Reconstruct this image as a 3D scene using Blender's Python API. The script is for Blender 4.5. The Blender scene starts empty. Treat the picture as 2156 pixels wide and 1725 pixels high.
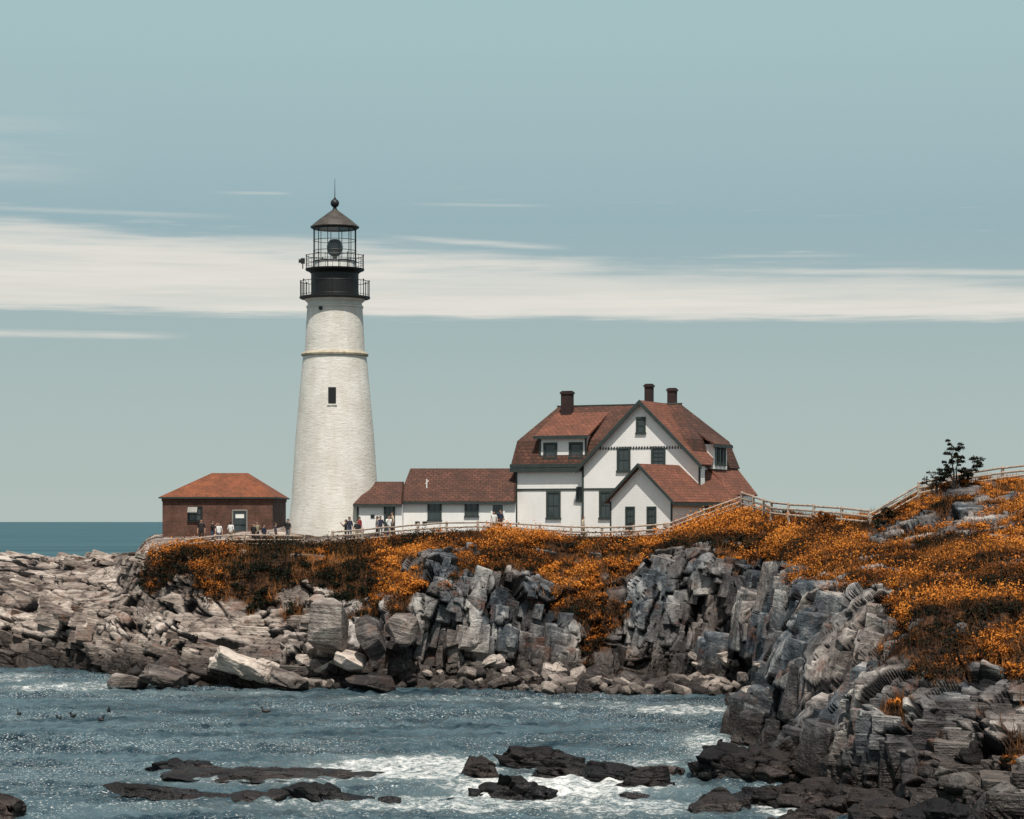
import bpy, bmesh, math, random
import numpy as np
from mathutils import Vector, Matrix
from mathutils.bvhtree import BVHTree
random.seed(7); rng=np.random.default_rng(7)
scene=bpy.context.scene; COL=scene.collection
F=5000.0; H=10.6
def W(u,v,Y): return ((u-1078)*Y/F, Y, H-(v-1098)*Y/F)
def WX(u,Y): return (u-1078)*Y/F
def lin(r,g,b):
    f=lambda c:(c/255/12.92) if c/255<=0.04045 else ((c/255+0.055)/1.055)**2.4
    return (f(r),f(g),f(b),1)

# ------------------------------------------------------------------ numpy noise
def h3(ix,iy,iz,seed):
    n=(ix.astype(np.int64)*374761393+iy.astype(np.int64)*668265263+iz.astype(np.int64)*2147483647+seed*1274126177)&0xffffffff
    n=((n^(n>>13))*1274126177)&0xffffffff
    n=((n^(n>>16))*2246822519)&0xffffffff
    return ((n^(n>>15))&0xffffff)/float(0xffffff)
def vor(p,seed,sq=.6,tilt=False):
    c=np.floor(p); f1=np.full(len(p),9.);f2=np.full(len(p),9.);rv=np.zeros(len(p)); tl=np.zeros(len(p))
    for dx in(-1,0,1):
        for dy in(-1,0,1):
            for dz in(-1,0,1):
                k=c+np.array([dx,dy,dz]); a,b,d=k[:,0],k[:,1],k[:,2]
                q=k+.5+(np.stack([h3(a,b,d,seed),h3(a,b,d,seed+1),h3(a,b,d,seed+2)],1)-.5)*.85
                e=p-q
                dist=np.abs(e).max(1)*sq+np.sqrt((e**2).sum(1))*(1-sq)
                r=h3(a,b,d,seed+3)
                m=dist<f1
                f2=np.where(m,f1,np.minimum(f2,dist)); rv=np.where(m,r,rv)
                if tilt:
                    g=e[:,0]*(h3(a,b,d,seed+4)-.5)+e[:,1]*(h3(a,b,d,seed+5)-.5)+e[:,2]*(h3(a,b,d,seed+6)-.5)
                    tl=np.where(m,g,tl)
                f1=np.where(m,dist,f1)
    if tilt: return rv,f1,f2,tl
    return rv,f1,f2
def vn(p,seed):
    c=np.floor(p); f=p-c; f=f*f*(3-2*f); out=0
    for dx in(0,1):
        for dy in(0,1):
            for dz in(0,1):
                w=(f[:,0] if dx else 1-f[:,0])*(f[:,1] if dy else 1-f[:,1])*(f[:,2] if dz else 1-f[:,2])
                out=out+w*h3(c[:,0]+dx,c[:,1]+dy,c[:,2]+dz,seed)
    return out
def fbm(p,seed,o=4):
    s=0;a=.5;t=0
    for i in range(o):
        s=s+a*vn(p*2**i,seed+i*7);t+=a;a*=.5
    return s/t

# ------------------------------------------------------------------ materials
class NB:
    def __init__(s,name):
        s.m=bpy.data.materials.new(name); s.m.use_nodes=True; s.t=s.m.node_tree
        s.b=s.t.nodes['Principled BSDF']
    def n(s,typ,**kw):
        nd=s.t.nodes.new(typ)
        for k,v in kw.items():
            if k.startswith('_'): setattr(nd,k[1:],v)
        return nd
    def set(s,sock,v):
        if isinstance(v,bpy.types.NodeSocket): s.t.links.new(v,sock)
        else: sock.default_value=v
    def noise(s,vec,scale,detail=5,rough=.55):
        n=s.n('ShaderNodeTexNoise'); 
        if vec is not None: s.set(n.inputs['Vector'],vec)
        n.inputs['Scale'].default_value=scale; n.inputs['Detail'].default_value=detail; n.inputs['Roughness'].default_value=rough
        return n.outputs['Fac']
    def math(s,op,a,b=0.,c=None,clamp=False):
        n=s.n('ShaderNodeMath',_operation=op); n.use_clamp=clamp
        s.set(n.inputs[0],a); s.set(n.inputs[1],b)
        if c is not None: s.set(n.inputs[2],c)
        return n.outputs[0]
    def mr(s,v,a,b,c=0.,d=1.,smooth=False):
        n=s.n('ShaderNodeMapRange')
        if smooth: n.interpolation_type='SMOOTHSTEP'
        s.set(n.inputs[0],v)
        for i,x in enumerate((a,b,c,d)): s.set(n.inputs[i+1],x)
        return n.outputs[0]
    def mix(s,f,a,b,mode='MIX'):
        n=s.n('ShaderNodeMix',_data_type='RGBA',_blend_type=mode)
        s.set(n.inputs['Factor'],f); s.set(n.inputs[6],a); s.set(n.inputs[7],b); return n.outputs[2]
    def ramp(s,f,stops):
        n=s.n('ShaderNodeValToRGB'); s.set(n.inputs[0],f); e=n.color_ramp.elements
        while len(e)<len(stops): e.new(.5)
        for i,(p,c) in enumerate(stops): e[i].position=p; e[i].color=c
        return n.outputs[0]
    def mapping(s,vec,sc=(1,1,1),rot=(0,0,0)):
        n=s.n('ShaderNodeMapping'); s.set(n.inputs[0],vec); n.inputs['Scale'].default_value=sc; n.inputs['Rotation'].default_value=rot; return n.outputs[0]
    def obj(s): return s.n('ShaderNodeTexCoord').outputs['Object']
    def uv(s): return s.n('ShaderNodeTexCoord').outputs['UV']
    def geo(s,k='Position'): return s.n('ShaderNodeNewGeometry').outputs[k]
    def attr(s,name,k='Fac'):
        return s.n('ShaderNodeAttribute',_attribute_name=name).outputs[k]
    def xyz(s,v,i):
        n=s.n('ShaderNodeSeparateXYZ'); s.set(n.inputs[0],v); return n.outputs[i]
    def bump(s,h,st,dist):
        n=s.n('ShaderNodeBump'); s.set(n.inputs['Height'],h); n.inputs['Strength'].default_value=st; n.inputs['Distance'].default_value=dist
        s.t.links.new(n.outputs[0],s.b.inputs['Normal']); return n
    def fin(s,col=None,rough=.7,metal=0.,spec=None):
        if col is not None: s.set(s.b.inputs['Base Color'],col)
        s.set(s.b.inputs['Roughness'],rough); s.set(s.b.inputs['Metallic'],metal)
        if spec is not None: s.set(s.b.inputs['Specular IOR Level'],spec)
        return s.m

def rock_mat(name,kind):
    b=NB(name); pos=b.geo(); 
    v=pos if kind=='cliff' else b.obj()
    n1=b.noise(v,.42,4,.6); n2=b.noise(v,2.6,4,.7)
    strat=b.noise(b.mapping(v,(.22,.5,4.),(0,math.radians(-17),0)),1.4,3,.6)
    if kind=='cliff':
        vert=b.noise(b.mapping(v,(2.4,2.0,.28)),1.0,3,.65)
        r=b.attr('rnd'); veg=b.attr('veg'); vt=b.attr('vert'); crack_shade=b.attr('crack_shade')
        lines=b.n('ShaderNodeMix',_data_type='FLOAT'); b.set(lines.inputs[0],vt); b.set(lines.inputs[2],strat); b.set(lines.inputs[3],vert)
        ln=lines.outputs[0]
    else:
        r=b.n('ShaderNodeObjectInfo').outputs['Random']; veg=None; crack_shade=None; ln=strat
    f=b.math('ADD',b.math('MULTIPLY',n1,.42),b.math('MULTIPLY',ln,.26))
    f=b.math('ADD',f,b.math('MULTIPLY',n2,.22)); f=b.math('ADD',f,b.math('MULTIPLY',b.math('SUBTRACT',r,.35),.26))
    if kind=='dark':
        col=b.ramp(f,[(.34,(.003,.003,.004,1)),(.50,(.009,.008,.009,1)),(.62,(.024,.018,.016,1)),(.74,(.09,.065,.055,1))])
    else:
        cool=b.ramp(f,[(.36,(.005,.007,.010,1)),(.455,(.021,.028,.036,1)),(.55,(.082,.096,.110,1)),(.67,(.36,.36,.35,1))])
        warm=b.ramp(f,[(.30,(.020,.014,.012,1)),(.40,(.08,.062,.054,1)),(.50,(.25,.205,.178,1)),(.64,(.57,.50,.44,1))])
        wf=b.mr(b.noise(v,.14,2),.44,.6)
        if kind=='cliff':
            wf=b.math('MAXIMUM',b.math('MULTIPLY',wf,.6),b.mr(b.xyz(pos,0),-6.,-16.,0.,1.))
        else: wf=b.mr(r,0.,1.,.35,1.)
        col=b.mix(wf,cool,warm)
        rust=b.mr(b.noise(v,.7,3),.58,.70,0.,.5); col=b.mix(rust,col,(.16,.062,.03,1))
    if crack_shade is not None: col=b.mix(b.mr(crack_shade,.12,.6,0.,.98),col,(.002,.002,.003,1))  # shade in cracks and clefts painted into the rock colour, like occlusion
    z=b.xyz(pos,2)
    zz=b.math('ADD',z,b.math('MULTIPLY',b.math('SUBTRACT',n1,.5),-3.5))
    wet=b.mr(zz,.9,2.8,1.,0.) if kind=='cliff' else b.mr(zz,.1,1.1,1.,0.)
    if kind!='dark': col=b.mix(b.math('MULTIPLY',wet,.95 if kind=='cliff' else .85),col,b.mix(n2,(.003,.003,.004,1),(.030,.020,.015,1)))
    if veg is not None:
        vg=b.mr(b.math('ADD',veg,b.math('MULTIPLY',b.math('SUBTRACT',n2,.5),.5)),.42,.6)
        gcol=b.ramp(n2,[(.35,(.008,.006,.004,1)),(.5,(.036,.016,.007,1)),(.65,(.11,.042,.012,1))])
        col=b.mix(vg,col,gcol)
    hgt=b.math('ADD',b.math('MULTIPLY',n2,.9),b.math('MULTIPLY',ln,.5))
    b.bump(hgt,1.,.22)
    return b.fin(col,b.mr(wet,0.,1.,.85,.42),spec=.3)

M={}
M['cliff']=rock_mat('rock_cliff','cliff'); M['boulder']=rock_mat('rock_boulder','boulder'); M['dark']=rock_mat('rock_weed','dark')

def paint(name,c,var=.08,rough=.6,stain=None,scale=2.,bump=.0,clap=False):
    b=NB(name); v=b.obj(); n=b.noise(v,scale,5,.6)
    c2=tuple(x*(1-var*2) for x in c[:3])+(1,)
    col=b.mix(b.mr(n,.35,.65),c2,tuple(c[:3])+(1,))
    if stain:
        s=b.noise(b.mapping(v,(2.5,2.5,.35)),.9,5,.7); col=b.mix(b.mr(s,.52,.75,0.,.3),col,stain)
    h=b.noise(v,9,3)
    if clap:
        fr=b.math('FRACT',b.math('MULTIPLY',b.xyz(b.uv(),1),7.)); h=b.math('ADD',b.math('MULTIPLY',fr,.8),b.math('MULTIPLY',h,.2))
        b.bump(h,.4,.025)
    elif bump: b.bump(h,bump,.05)
    return b.fin(col,rough)
M['white']=paint('white_clapboard',(.86,.85,.83),.03,.55,(.68,.64,.57,1),.8,clap=True)
M['green']=paint('dark_green_trim',(.03,.045,.042),.15)
M['whitetrim']=paint('white_trim',(.78,.78,.75),.04)
M['black']=paint('black_iron',(.006,.007,.008),.2,.55)
M['fence']=paint('weathered_wood',(.44,.35,.28),.25,.85,None,5.,.4)
M['lens']=paint('lens_brass',(.05,.06,.05),.3,.15)
M['bark']=paint('bark',(.025,.018,.015),.3,.9)
M['foundation']=paint('foundation_stone',(.2,.19,.18),.3,.9,None,3.,.6)
M['feather']=paint('dark_feathers',(.02,.018,.016),.3,.6)
def tower_mat():
    b=NB('whitewashed_rubble'); v=b.obj()
    n=b.noise(v,.5,5,.6); st=b.noise(b.mapping(v,(1.6,1.6,.18)),1.,5,.7)
    col=b.mix(b.mr(n,.3,.7),(.55,.525,.475,1),(.73,.71,.665,1))
    col=b.mix(b.mr(st,.48,.75,0.,.5),col,(.48,.43,.34,1))
    course=b.noise(b.mapping(v,(1.1,1.1,3.4)),1.6,4,.7)
    pit=b.noise(b.mapping(v,(1,1,2.4)),3.0,5,.75)
    col=b.mix(b.mr(pit,.60,.68,0.,.5),col,(.33,.28,.21,1))
    b.bump(b.math('ADD',b.math('MULTIPLY',course,.8),b.math('MULTIPLY',pit,.6)),.4,.12)
    return b.fin(col,.75)
M['tower']=tower_mat()
def brick_mat(name,c1,c2,mort,sc,bw,rh,rough=.85,msz=.012,bst=.5,tint=None):
    b=NB(name); br=b.n('ShaderNodeTexBrick'); b.set(br.inputs['Vector'],b.uv())
    br.inputs['Color1'].default_value=c1; br.inputs['Color2'].default_value=c2; br.inputs['Mortar'].default_value=mort
    br.inputs['Scale'].default_value=sc; br.inputs['Brick Width'].default_value=bw; br.inputs['Row Height'].default_value=rh; br.inputs['Mortar Size'].default_value=msz
    br.inputs['Bias'].default_value=0
    n=b.noise(b.obj(),.8,5,.65); n2=b.noise(b.obj(),6.,3)
    col=b.mix(b.mr(n,.38,.62,0.,.85),br.outputs[0],tint or (c1[0]*.4,c1[1]*.5,c1[2]*.5,1))
    col=b.mix(b.mr(n2,.35,.7,0.,.35),col,(c2[0]*1.35,c2[1]*1.25,c2[2]*1.2,1))
    b.bump(b.math('SUBTRACT',b.math('MULTIPLY',n2,.3),br.outputs['Fac']),bst,.03)
    return b.fin(col,rough)
M['roof']=brick_mat('red_brown_shingles',(.052,.021,.014,1),(.125,.048,.028,1),(.012,.007,.005,1),1.,.42,.28,msz=.034)
M['roof_sunlit']=brick_mat('sunlit_red_shingles',(.135,.046,.027,1),(.23,.082,.046,1),(.035,.014,.010,1),1.,.42,.28,msz=.032)  # lit copy of the roof shingles, sun on the slopes put into colour
M['roofo']=brick_mat('orange_red_shingles',(.17,.050,.020,1),(.26,.080,.030,1),(.06,.022,.012,1),1.,.36,.24,msz=.02)
M['brick']=brick_mat('red_brick',(.075,.031,.020,1),(.145,.056,.036,1),(.12,.09,.078,1),1.,.3,.12,msz=.014)
M['chim']=brick_mat('dark_brick',(.022,.010,.010,1),(.04,.015,.014,1),(.02,.018,.016,1),1.,.22,.08,msz=.008)
def glass_dark():
    b=NB('window_pane'); n=b.noise(b.obj(),1.2,3)
    b.bump(n,.06,.05); return b.fin(b.mix(n,(.02,.028,.032,1),(.06,.075,.08,1)),.06,0.,.6)
M['pane']=glass_dark()
def glass_clear():
    m=bpy.data.materials.new('lantern_glazing'); m.use_nodes=True; t=m.node_tree; t.nodes.clear()
    o=t.nodes.new('ShaderNodeOutputMaterial'); mx=t.nodes.new('ShaderNodeMixShader'); tr=t.nodes.new('ShaderNodeBsdfTransparent'); gl=t.nodes.new('ShaderNodeBsdfGlossy')
    gl.inputs['Roughness'].default_value=.03; tr.inputs[0].default_value=(.98,.99,.985,1)
    mx.inputs[0].default_value=.06
    t.links.new(tr.outputs[0],mx.inputs[1]); t.links.new(gl.outputs[0],mx.inputs[2]); t.links.new(mx.outputs[0],o.inputs[0]); return m
M['glass']=glass_clear()
def leaf_mat():
    b=NB('autumn_leaves'); c=b.attr('col','Color')
    b.set(b.b.inputs['Base Color'],c); b.b.inputs['Roughness'].default_value=.7; b.b.inputs['Specular IOR Level'].default_value=.08
    return b.m
M['leaf']=leaf_mat()

# ------------------------------------------------------------------ mesh builder
def auto_uv(me):
    uvl=me.uv_layers.new(name='UVMap'); 
    for p in me.polygons:
        n=p.normal
        t=Vector((0,0,1)).cross(n)
        if t.length<1e-3: t=Vector((1,0,0))
        t.normalize(); b=n.cross(t)
        for li in p.loop_indices:
            co=me.vertices[me.loops[li].vertex_index].co
            uvl.data[li].uv=(co.dot(t),co.dot(b))
class MB:
    def __init__(s): s.v=[]; s.f=[]
    def add(s,vs,fs):
        o=len(s.v); s.v+= [tuple(x) for x in vs]; s.f+=[tuple(i+o for i in f) for f in fs]; return s
    def box(s,x0,x1,y0,y1,z0,z1):
        return s.add([(x0,y0,z0),(x1,y0,z0),(x1,y1,z0),(x0,y1,z0),(x0,y0,z1),(x1,y0,z1),(x1,y1,z1),(x0,y1,z1)],
            [(0,3,2,1),(4,5,6,7),(0,1,5,4),(1,2,6,5),(2,3,7,6),(3,0,4,7)])
    def tube(s,p,q,r,n=8,r2=None):
        p=Vector(p);q=Vector(q);d=(q-p).normalized(); a=d.orthogonal().normalized(); b=d.cross(a); r2=r if r2 is None else r2
        vs=[p+(a*math.cos(k*2*math.pi/n)+b*math.sin(k*2*math.pi/n))*r for k in range(n)]+[q+(a*math.cos(k*2*math.pi/n)+b*math.sin(k*2*math.pi/n))*r2 for k in range(n)]
        return s.add(vs,[(k,(k+1)%n,n+(k+1)%n,n+k) for k in range(n)]+[tuple(range(n))[::-1],tuple(range(n,2*n))])
    def lathe(s,prof,seg=64):
        vs=[];fs=[]
        for r,z in prof:
            for k in range(seg): a=2*math.pi*k/seg; vs.append((r*math.cos(a),r*math.sin(a),z))
        for i in range(len(prof)-1):
            for k in range(seg): k2=(k+1)%seg; fs.append((i*seg+k,i*seg+k2,(i+1)*seg+k2,(i+1)*seg+k))
        fs.append(tuple(range(seg))[::-1]); fs.append(tuple(range((len(prof)-1)*seg,len(prof)*seg)))
        return s.add(vs,fs)
    def ring(s,R,z,r,seg=48,n=6):
        vs=[];fs=[]
        for k in range(seg):
            a=2*math.pi*k/seg
            for j in range(n):
                b=2*math.pi*j/n; rr=R+r*math.cos(b); vs.append((rr*math.cos(a),rr*math.sin(a),z+r*math.sin(b)))
        for k in range(seg):
            for j in range(n):
                k2=(k+1)%seg;j2=(j+1)%n; fs.append((k*n+j,k2*n+j,k2*n+j2,k*n+j2))
        return s.add(vs,fs)
    def slab(s,pts,th):
        P=[Vector(p) for p in pts]; n=Vector((0,0,0))
        for i in range(len(P)): n+=P[i].cross(P[(i+1)%len(P)])
        n.normalize()
        if n.z<0: P=P[::-1]; n=-n
        k=len(P)
        return s.add(P+[p-n*th for p in P],[tuple(range(k)),tuple(range(k,2*k))[::-1]]+[(i,k+i,k+(i+1)%k,(i+1)%k) for i in range(k)])
    def prism_y(s,poly,y0,y1):
        k=len(poly); return s.add([(x,y0,z) for x,z in poly]+[(x,y1,z) for x,z in poly],[tuple(range(k)),tuple(range(k,2*k))[::-1]]+[(i,k+i,k+(i+1)%k,(i+1)%k) for i in range(k)])
    def ball(s,c,r,sc=(1,1,1),n=12,m=8):
        vs=[(c[0],c[1],c[2]+r*sc[2])]
        for i in range(1,m):
            t=math.pi*i/m
            for k in range(n): a=2*math.pi*k/n; vs.append((c[0]+r*sc[0]*math.sin(t)*math.cos(a),c[1]+r*sc[1]*math.sin(t)*math.sin(a),c[2]+r*sc[2]*math.cos(t)))
        vs.append((c[0],c[1],c[2]-r*sc[2])); fs=[(0,1+k,1+(k+1)%n) for k in range(n)]
        for i in range(m-2):
            for k in range(n): fs.append((1+i*n+k,1+(i+1)*n+k,1+(i+1)*n+(k+1)%n,1+i*n+(k+1)%n))
        L=len(vs)-1; fs+=[(L,1+(m-2)*n+(k+1)%n,1+(m-2)*n+k) for k in range(n)]
        return s.add(vs,fs)
    def obj(s,name,mat,parent=None,Mx=None,smooth=False,fix=True):
        me=bpy.data.meshes.new(name); me.from_pydata(s.v,[],s.f); me.materials.append(mat)
        if fix:
            bm=bmesh.new(); bm.from_mesh(me); bmesh.ops.recalc_face_normals(bm,faces=bm.faces); bm.to_mesh(me); bm.free()
        me.update(); auto_uv(me)
        if smooth:
            me.polygons.foreach_set('use_smooth',[True]*len(me.polygons)); me.set_sharp_from_angle(angle=math.radians(35))
        ob=bpy.data.objects.new(name,me); COL.objects.link(ob)
        if parent: ob.parent=parent
        if Mx is not None: ob.matrix_local=Mx
        return ob
def empty(name,loc,rz=0,label='',cat='',group=None):
    e=bpy.data.objects.new(name,None); COL.objects.link(e); e.location=loc; e.rotation_euler=(0,0,rz); e.empty_display_size=.5
    tag(e,label,cat,group); return e
def tag(o,label,cat,group=None):
    o['label']=label; o['category']=cat
    if group: o['group']=group
def np_mesh(name,V,Q,mat,attrs={},smooth=False,colattr=None):
    me=bpy.data.meshes.new(name); nv=len(V);nq=len(Q);k=Q.shape[1]
    me.vertices.add(nv); me.vertices.foreach_set('co',V.astype(np.float32).ravel())
    me.loops.add(nq*k); me.loops.foreach_set('vertex_index',Q.astype(np.int32).ravel())
    me.polygons.add(nq); me.polygons.foreach_set('loop_start',(np.arange(nq)*k).astype(np.int32))
    try: me.polygons.foreach_set('loop_total',np.full(nq,k,np.int32))
    except Exception: pass
    me.polygons.foreach_set('use_smooth',np.full(nq,smooth,bool))
    for n,a in attrs.items():
        at=me.attributes.new(n,'FLOAT','POINT'); at.data.foreach_set('value',a.astype(np.float32))
    if colattr is not None:
        at=me.attributes.new('col','FLOAT_COLOR','POINT'); at.data.foreach_set('color',colattr.astype(np.float32).ravel())
    me.materials.append(mat); me.update(calc_edges=True); me.validate()
    ob=bpy.data.objects.new(name,me); COL.objects.link(ob); return ob

# ------------------------------------------------------------------ terrain loft
def WL(u,Y,g=0): return (u,1098+53000./Y,Y,g)
def col(u,yw,pts): return [WL(u,yw)]+[(u,)+tuple(p)+((0,) if len(p)==2 else ()) for p in pts]
def pc(first,pts): return [WL(*first)]+[tuple(p)+((0,) if len(p)==3 else ()) for p in pts]
LOW='low'
ST=[
(col(-170,174,[(1380,176),(1290,180),(1235,184),(1205,188),(1180,193),(1166,197),(1164,201),(1172,206)]),LOW,0),
(col(0,172,[(1375,174),(1290,177),(1232,180),(1205,184),(1194,188),(1168,192),(1158,197),(1162,204)]),LOW,0),
(col(130,170,[(1370,171.5),(1290,174.5),(1240,178.5),(1218,182),(1198,187),(1168,191),(1164,196),(1172,202)]),LOW,0),
(col(230,162,[(1405,163),(1345,166),(1290,170),(1258,174),(1222,179),(1182,185),(1160,190),(1166,196)]),LOW,0),
(col(305,156,[(1405,158),(1355,161),(1310,165),(1265,168,.1),(1220,170,.3),(1178,171.5,.4),(1158,173,.6),(1155,177,.3)]),(9.0,8.0),.1),
(col(400,151,[(1400,153),(1360,156),(1310,160),(1262,163,.2),(1205,164,.7),(1168,165.5,1),(1152,167,1),(1149,172,.4)]),(9.2,9.2),.2),
(col(550,150,[(1410,151.5),(1370,155),(1320,158.5),(1270,161,.3),(1205,162.3,.95),(1168,164,1),(1152,167,1),(1149,172,.4)]),(9.7,9.5),.4),
(col(650,150,[(1400,151.5),(1345,153),(1300,157.5),(1255,160.5,.5),(1195,162,1),(1162,164,1),(1150,167,1),(1146,172,.4)]),(9.8,9.5),.6),
(col(780,151,[(1410,152),(1360,153),(1300,156.5,.2),(1240,159.5,.7),(1192,161,1),(1160,164,1),(1144,167,1),(1139,172,.4)]),(9.7,9.5),.9),
(col(880,151,[(1410,152),(1345,152.6),(1265,153.6,.25),(1205,155.2,.25),(1166,157.5,.2),(1146,162,.6),(1131,165,1),(1125,170,.4)]),(9.7,9.5),1),
(col(1040,149,[(1405,152),(1335,152.5),(1255,153.2,.2),(1195,154.2,.5),(1155,158,.9),(1128,162,1),(1116,165,1),(1121,170,.4)]),(9.7,9.5),1),
(col(1200,147,[(1425,152),(1370,153,.3),(1290,154.2,.65),(1235,156,.85),(1185,159,1),(1148,163,1),(1132,165,1),(1133,170,.4)]),(9.6,9.5),1),
(col(1290,146,[(1430,152.3,.2),(1380,154,.7),(1290,156,.95),(1222,157.5,.9),(1176,159.5,.8),(1154,162,.9),(1144,165,1),(1141,170,.4)]),(9.6,9.5),1),
(col(1370,146,[(1435,152.8),(1380,153.8,.15),(1290,154.6,.1),(1225,155.4),(1165,156.6,.1),(1146,161,.8),(1138,164,1),(1135,169,.4)]),(9.6,9.5),1),
(col(1450,146,[(1440,152.6),(1370,153.4),(1285,154.2,.15),(1215,155,.4),(1155,156.2,.25),(1130,160,1),(1114,164,1),(1109,169,1)]),(9.8,9.5),1),
(col(1540,143,[(1440,149.5),(1380,150.5),(1295,151.5,.1),(1220,152.5,.2),(1160,154.5,.5),(1120,159,1),(1088,164,1),(1073,169,1)]),(10.3,9.6),1),
(pc((1535,130),[(1555,1450,134),(1575,1410,138),(1590,1350,142),(1600,1290,147),(1608,1215,151.5),(1612,1155,155,.6),(1612,1105,160,1),(1612,1082,168,1)]),(10.5,9.5),1),
(pc((1548,117),[(1560,1500,117.4),(1585,1430,117.8),(1612,1350,118.3),(1640,1285,119),(1663,1226,120,.1),(1688,1178,131,.9),(1698,1130,146,1),(1700,1094,163,1)]),(10.8,10),1),
(pc((1580,107),[(1610,1545,107.3),(1650,1470,107.6),(1692,1395,108.1),(1735,1315,108.8),(1772,1232,110.2,.15),(1800,1175,127,.9),(1805,1122,144,.5),(1802,1087,162,1)]),(10.9,10),1),
(pc((1660,98),[(1692,1580,98.3),(1735,1500,98.7),(1785,1415,99.3),(1840,1325,100.2,.1),(1888,1240,102,.4),(1925,1178,122,.9),(1925,1114,139,.2),(1905,1050,158,.8)]),(11,10),.85),
(pc((1780,91.5),[(1802,1622,91.8),(1828,1540,92.3),(1858,1450,93.1,.1),(1905,1365,95,.65),(1965,1252,99.5,.95),(2015,1176,117,.9),(2010,1102,135,.3),(1985,1014,156,.55)]),(12.3,11),.6),
(pc((1905,87.5),[(1928,1655,87.8),(1958,1572,88.4),(1995,1475,89.5,.3),(2045,1380,92,.9),(2110,1260,98,1),(2150,1170,115,.9),(2130,1090,133,.7),(2090,1007,154,.6)]),(12.8,12),.5),
(pc((2070,83.5),[(2100,1685,84),(2140,1592,85),(2190,1490,86.8,.5),(2245,1380,90,1),(2290,1258,97,1),(2290,1150,112,1),(2260,1064,130,1),(2220,1003,152,.9)]),(13.3,12),.5),
(pc((2200,78),[(2260,1740,79.5),(2330,1650,82),(2400,1540,86,.4),(2470,1410,91,.8),(2520,1270,100,.8),(2550,1150,112,1),(2520,1064,127,1),(2450,1000,150,1)]),(13.6,12),.5),
]
C=[]
for pts,back,vt in ST:
    P=[(*W(u,v,Y),g) for u,v,Y,g in pts]
    w=P[0]; P=[(w[0]-.4,w[1]-5,-3.0,0)]+P
    l=P[-1]
    if back==LOW:
        P+=[(l[0]*1.03,l[1]+7,4.5,0),(l[0]*1.08,l[1]+14,.5,0),(l[0]*1.12,l[1]+22,-3,0)]
    else:
        P+=[(l[0]*1.05,max(l[1]+8,179),back[0],.3),(l[0]*1.15,207,back[1],.3),(l[0]*1.25,240,-3,0)]
    C.append([(x,y,z,g,vt) for x,y,z,g in P])
C=np.array(C)
def card(P,t,k=.36):
    n=len(P); i=np.clip(np.floor(t).astype(int),0,n-2); f=(t-i)
    sh=(len(t),)+(1,)*(P.ndim-1); f=f.reshape(sh)
    p0=P[np.maximum(i-1,0)];p1=P[i];p2=P[i+1];p3=P[np.minimum(i+2,n-1)]
    m1=(p2-p0)*k; m2=(p3-p1)*k
    return (2*f**3-3*f**2+1)*p1+(f**3-2*f**2+f)*m1+(-2*f**3+3*f**2)*p2+(f**3-f**2)*m2
mid=C[:,5,:3]; low=C[:,2,:3]; L=np.linalg.norm(np.diff(mid,axis=0),axis=1)*.5+np.linalg.norm(np.diff(low,axis=0),axis=1)*.5
ts=np.concatenate([[i+j/max(3,int(l/.095)) for j in range(max(3,int(l/.095)))] for i,l in enumerate(L)]+[[len(C)-1]])
rows=[6]+[46]*6+[60,50]+[12,10,10]
tr=np.concatenate([[i+j/r for j in range(r)] for i,r in enumerate(rows)]+[[len(rows)]])
G=card(C,ts); G=np.swapaxes(card(np.swapaxes(G,0,1),tr),0,1)
nc,nr=G.shape[:2]
X=G[:,:,:3].copy(); du=np.gradient(X,axis=0); dv=np.gradient(X,axis=1)
N=np.cross(du,dv)
def blur(A,k,ax):
    for _ in range(k):
        B=A.copy(); s1=[slice(None)]*A.ndim; s2=[slice(None)]*A.ndim; s3=[slice(None)]*A.ndim
        s1[ax]=slice(1,-1); s2[ax]=slice(0,-2); s3[ax]=slice(2,None)
        B[tuple(s1)]=.5*A[tuple(s1)]+.25*A[tuple(s2)]+.25*A[tuple(s3)]; A=B
    return A
N/=np.linalg.norm(N,axis=2,keepdims=True)+1e-9
N[N[:,:,2]<-.2]*=-1
N=blur(blur(N,14,0),14,1); N/=np.linalg.norm(N,axis=2,keepdims=True)+1e-9
veg0=np.clip(G[:,:,3],0,1); vert=np.clip(G[:,:,4],0,1)
rr=np.interp(tr,[0,1,6,8,9,10,12],[1,1,1,.7,.25,.0,.0]); rock=np.broadcast_to(rr,(nc,nr)).copy()
p=X.reshape(-1,3); n=N.reshape(-1,3); veg=veg0.ravel(); vert=vert.ravel(); rock=rock.ravel()
trr=tr[np.arange(len(p))%nr]; tss=np.repeat(ts,nr)
lowm=np.array([1. if s[1]==LOW else 0. for s in ST]); lw=np.interp(ts,np.arange(len(ST)),lowm); lw=np.repeat(lw,nr); rock=np.maximum(rock,lw*.9)
hill=np.clip(tss-17,0,1)*(trr<9.6)
rock=np.maximum(rock,hill*.8*(trr>5))
rubble=np.clip((p[:,0]+15)/4,0,1)*np.clip((16-p[:,0])/3,0,1)*np.clip((p[:,1]-138)/4,0,1)*np.clip((2.6-trr)/.8,0,1)
rock=rock*(1-.85*rubble)
vegn=np.clip(veg+(fbm(p*.42,3)-.5)*(2.1+.9*hill),0,1)*(veg>.04)
ca,sa=math.cos(math.radians(17)),math.sin(math.radians(17))
warp=np.stack([fbm(p*.35,21,2)-.5,fbm(p*.35,22,2)-.5,fbm(p*.35,23,2)-.5],1)*.35
pw=p+warp
bx=pw[:,0]*ca-pw[:,2]*sa; bz=pw[:,0]*sa+pw[:,2]*ca
ck_,sk_=math.cos(.16),math.sin(.16); vx=pw[:,0]*ck_-pw[:,2]*sk_; vz=pw[:,0]*sk_+pw[:,2]*ck_
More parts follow.
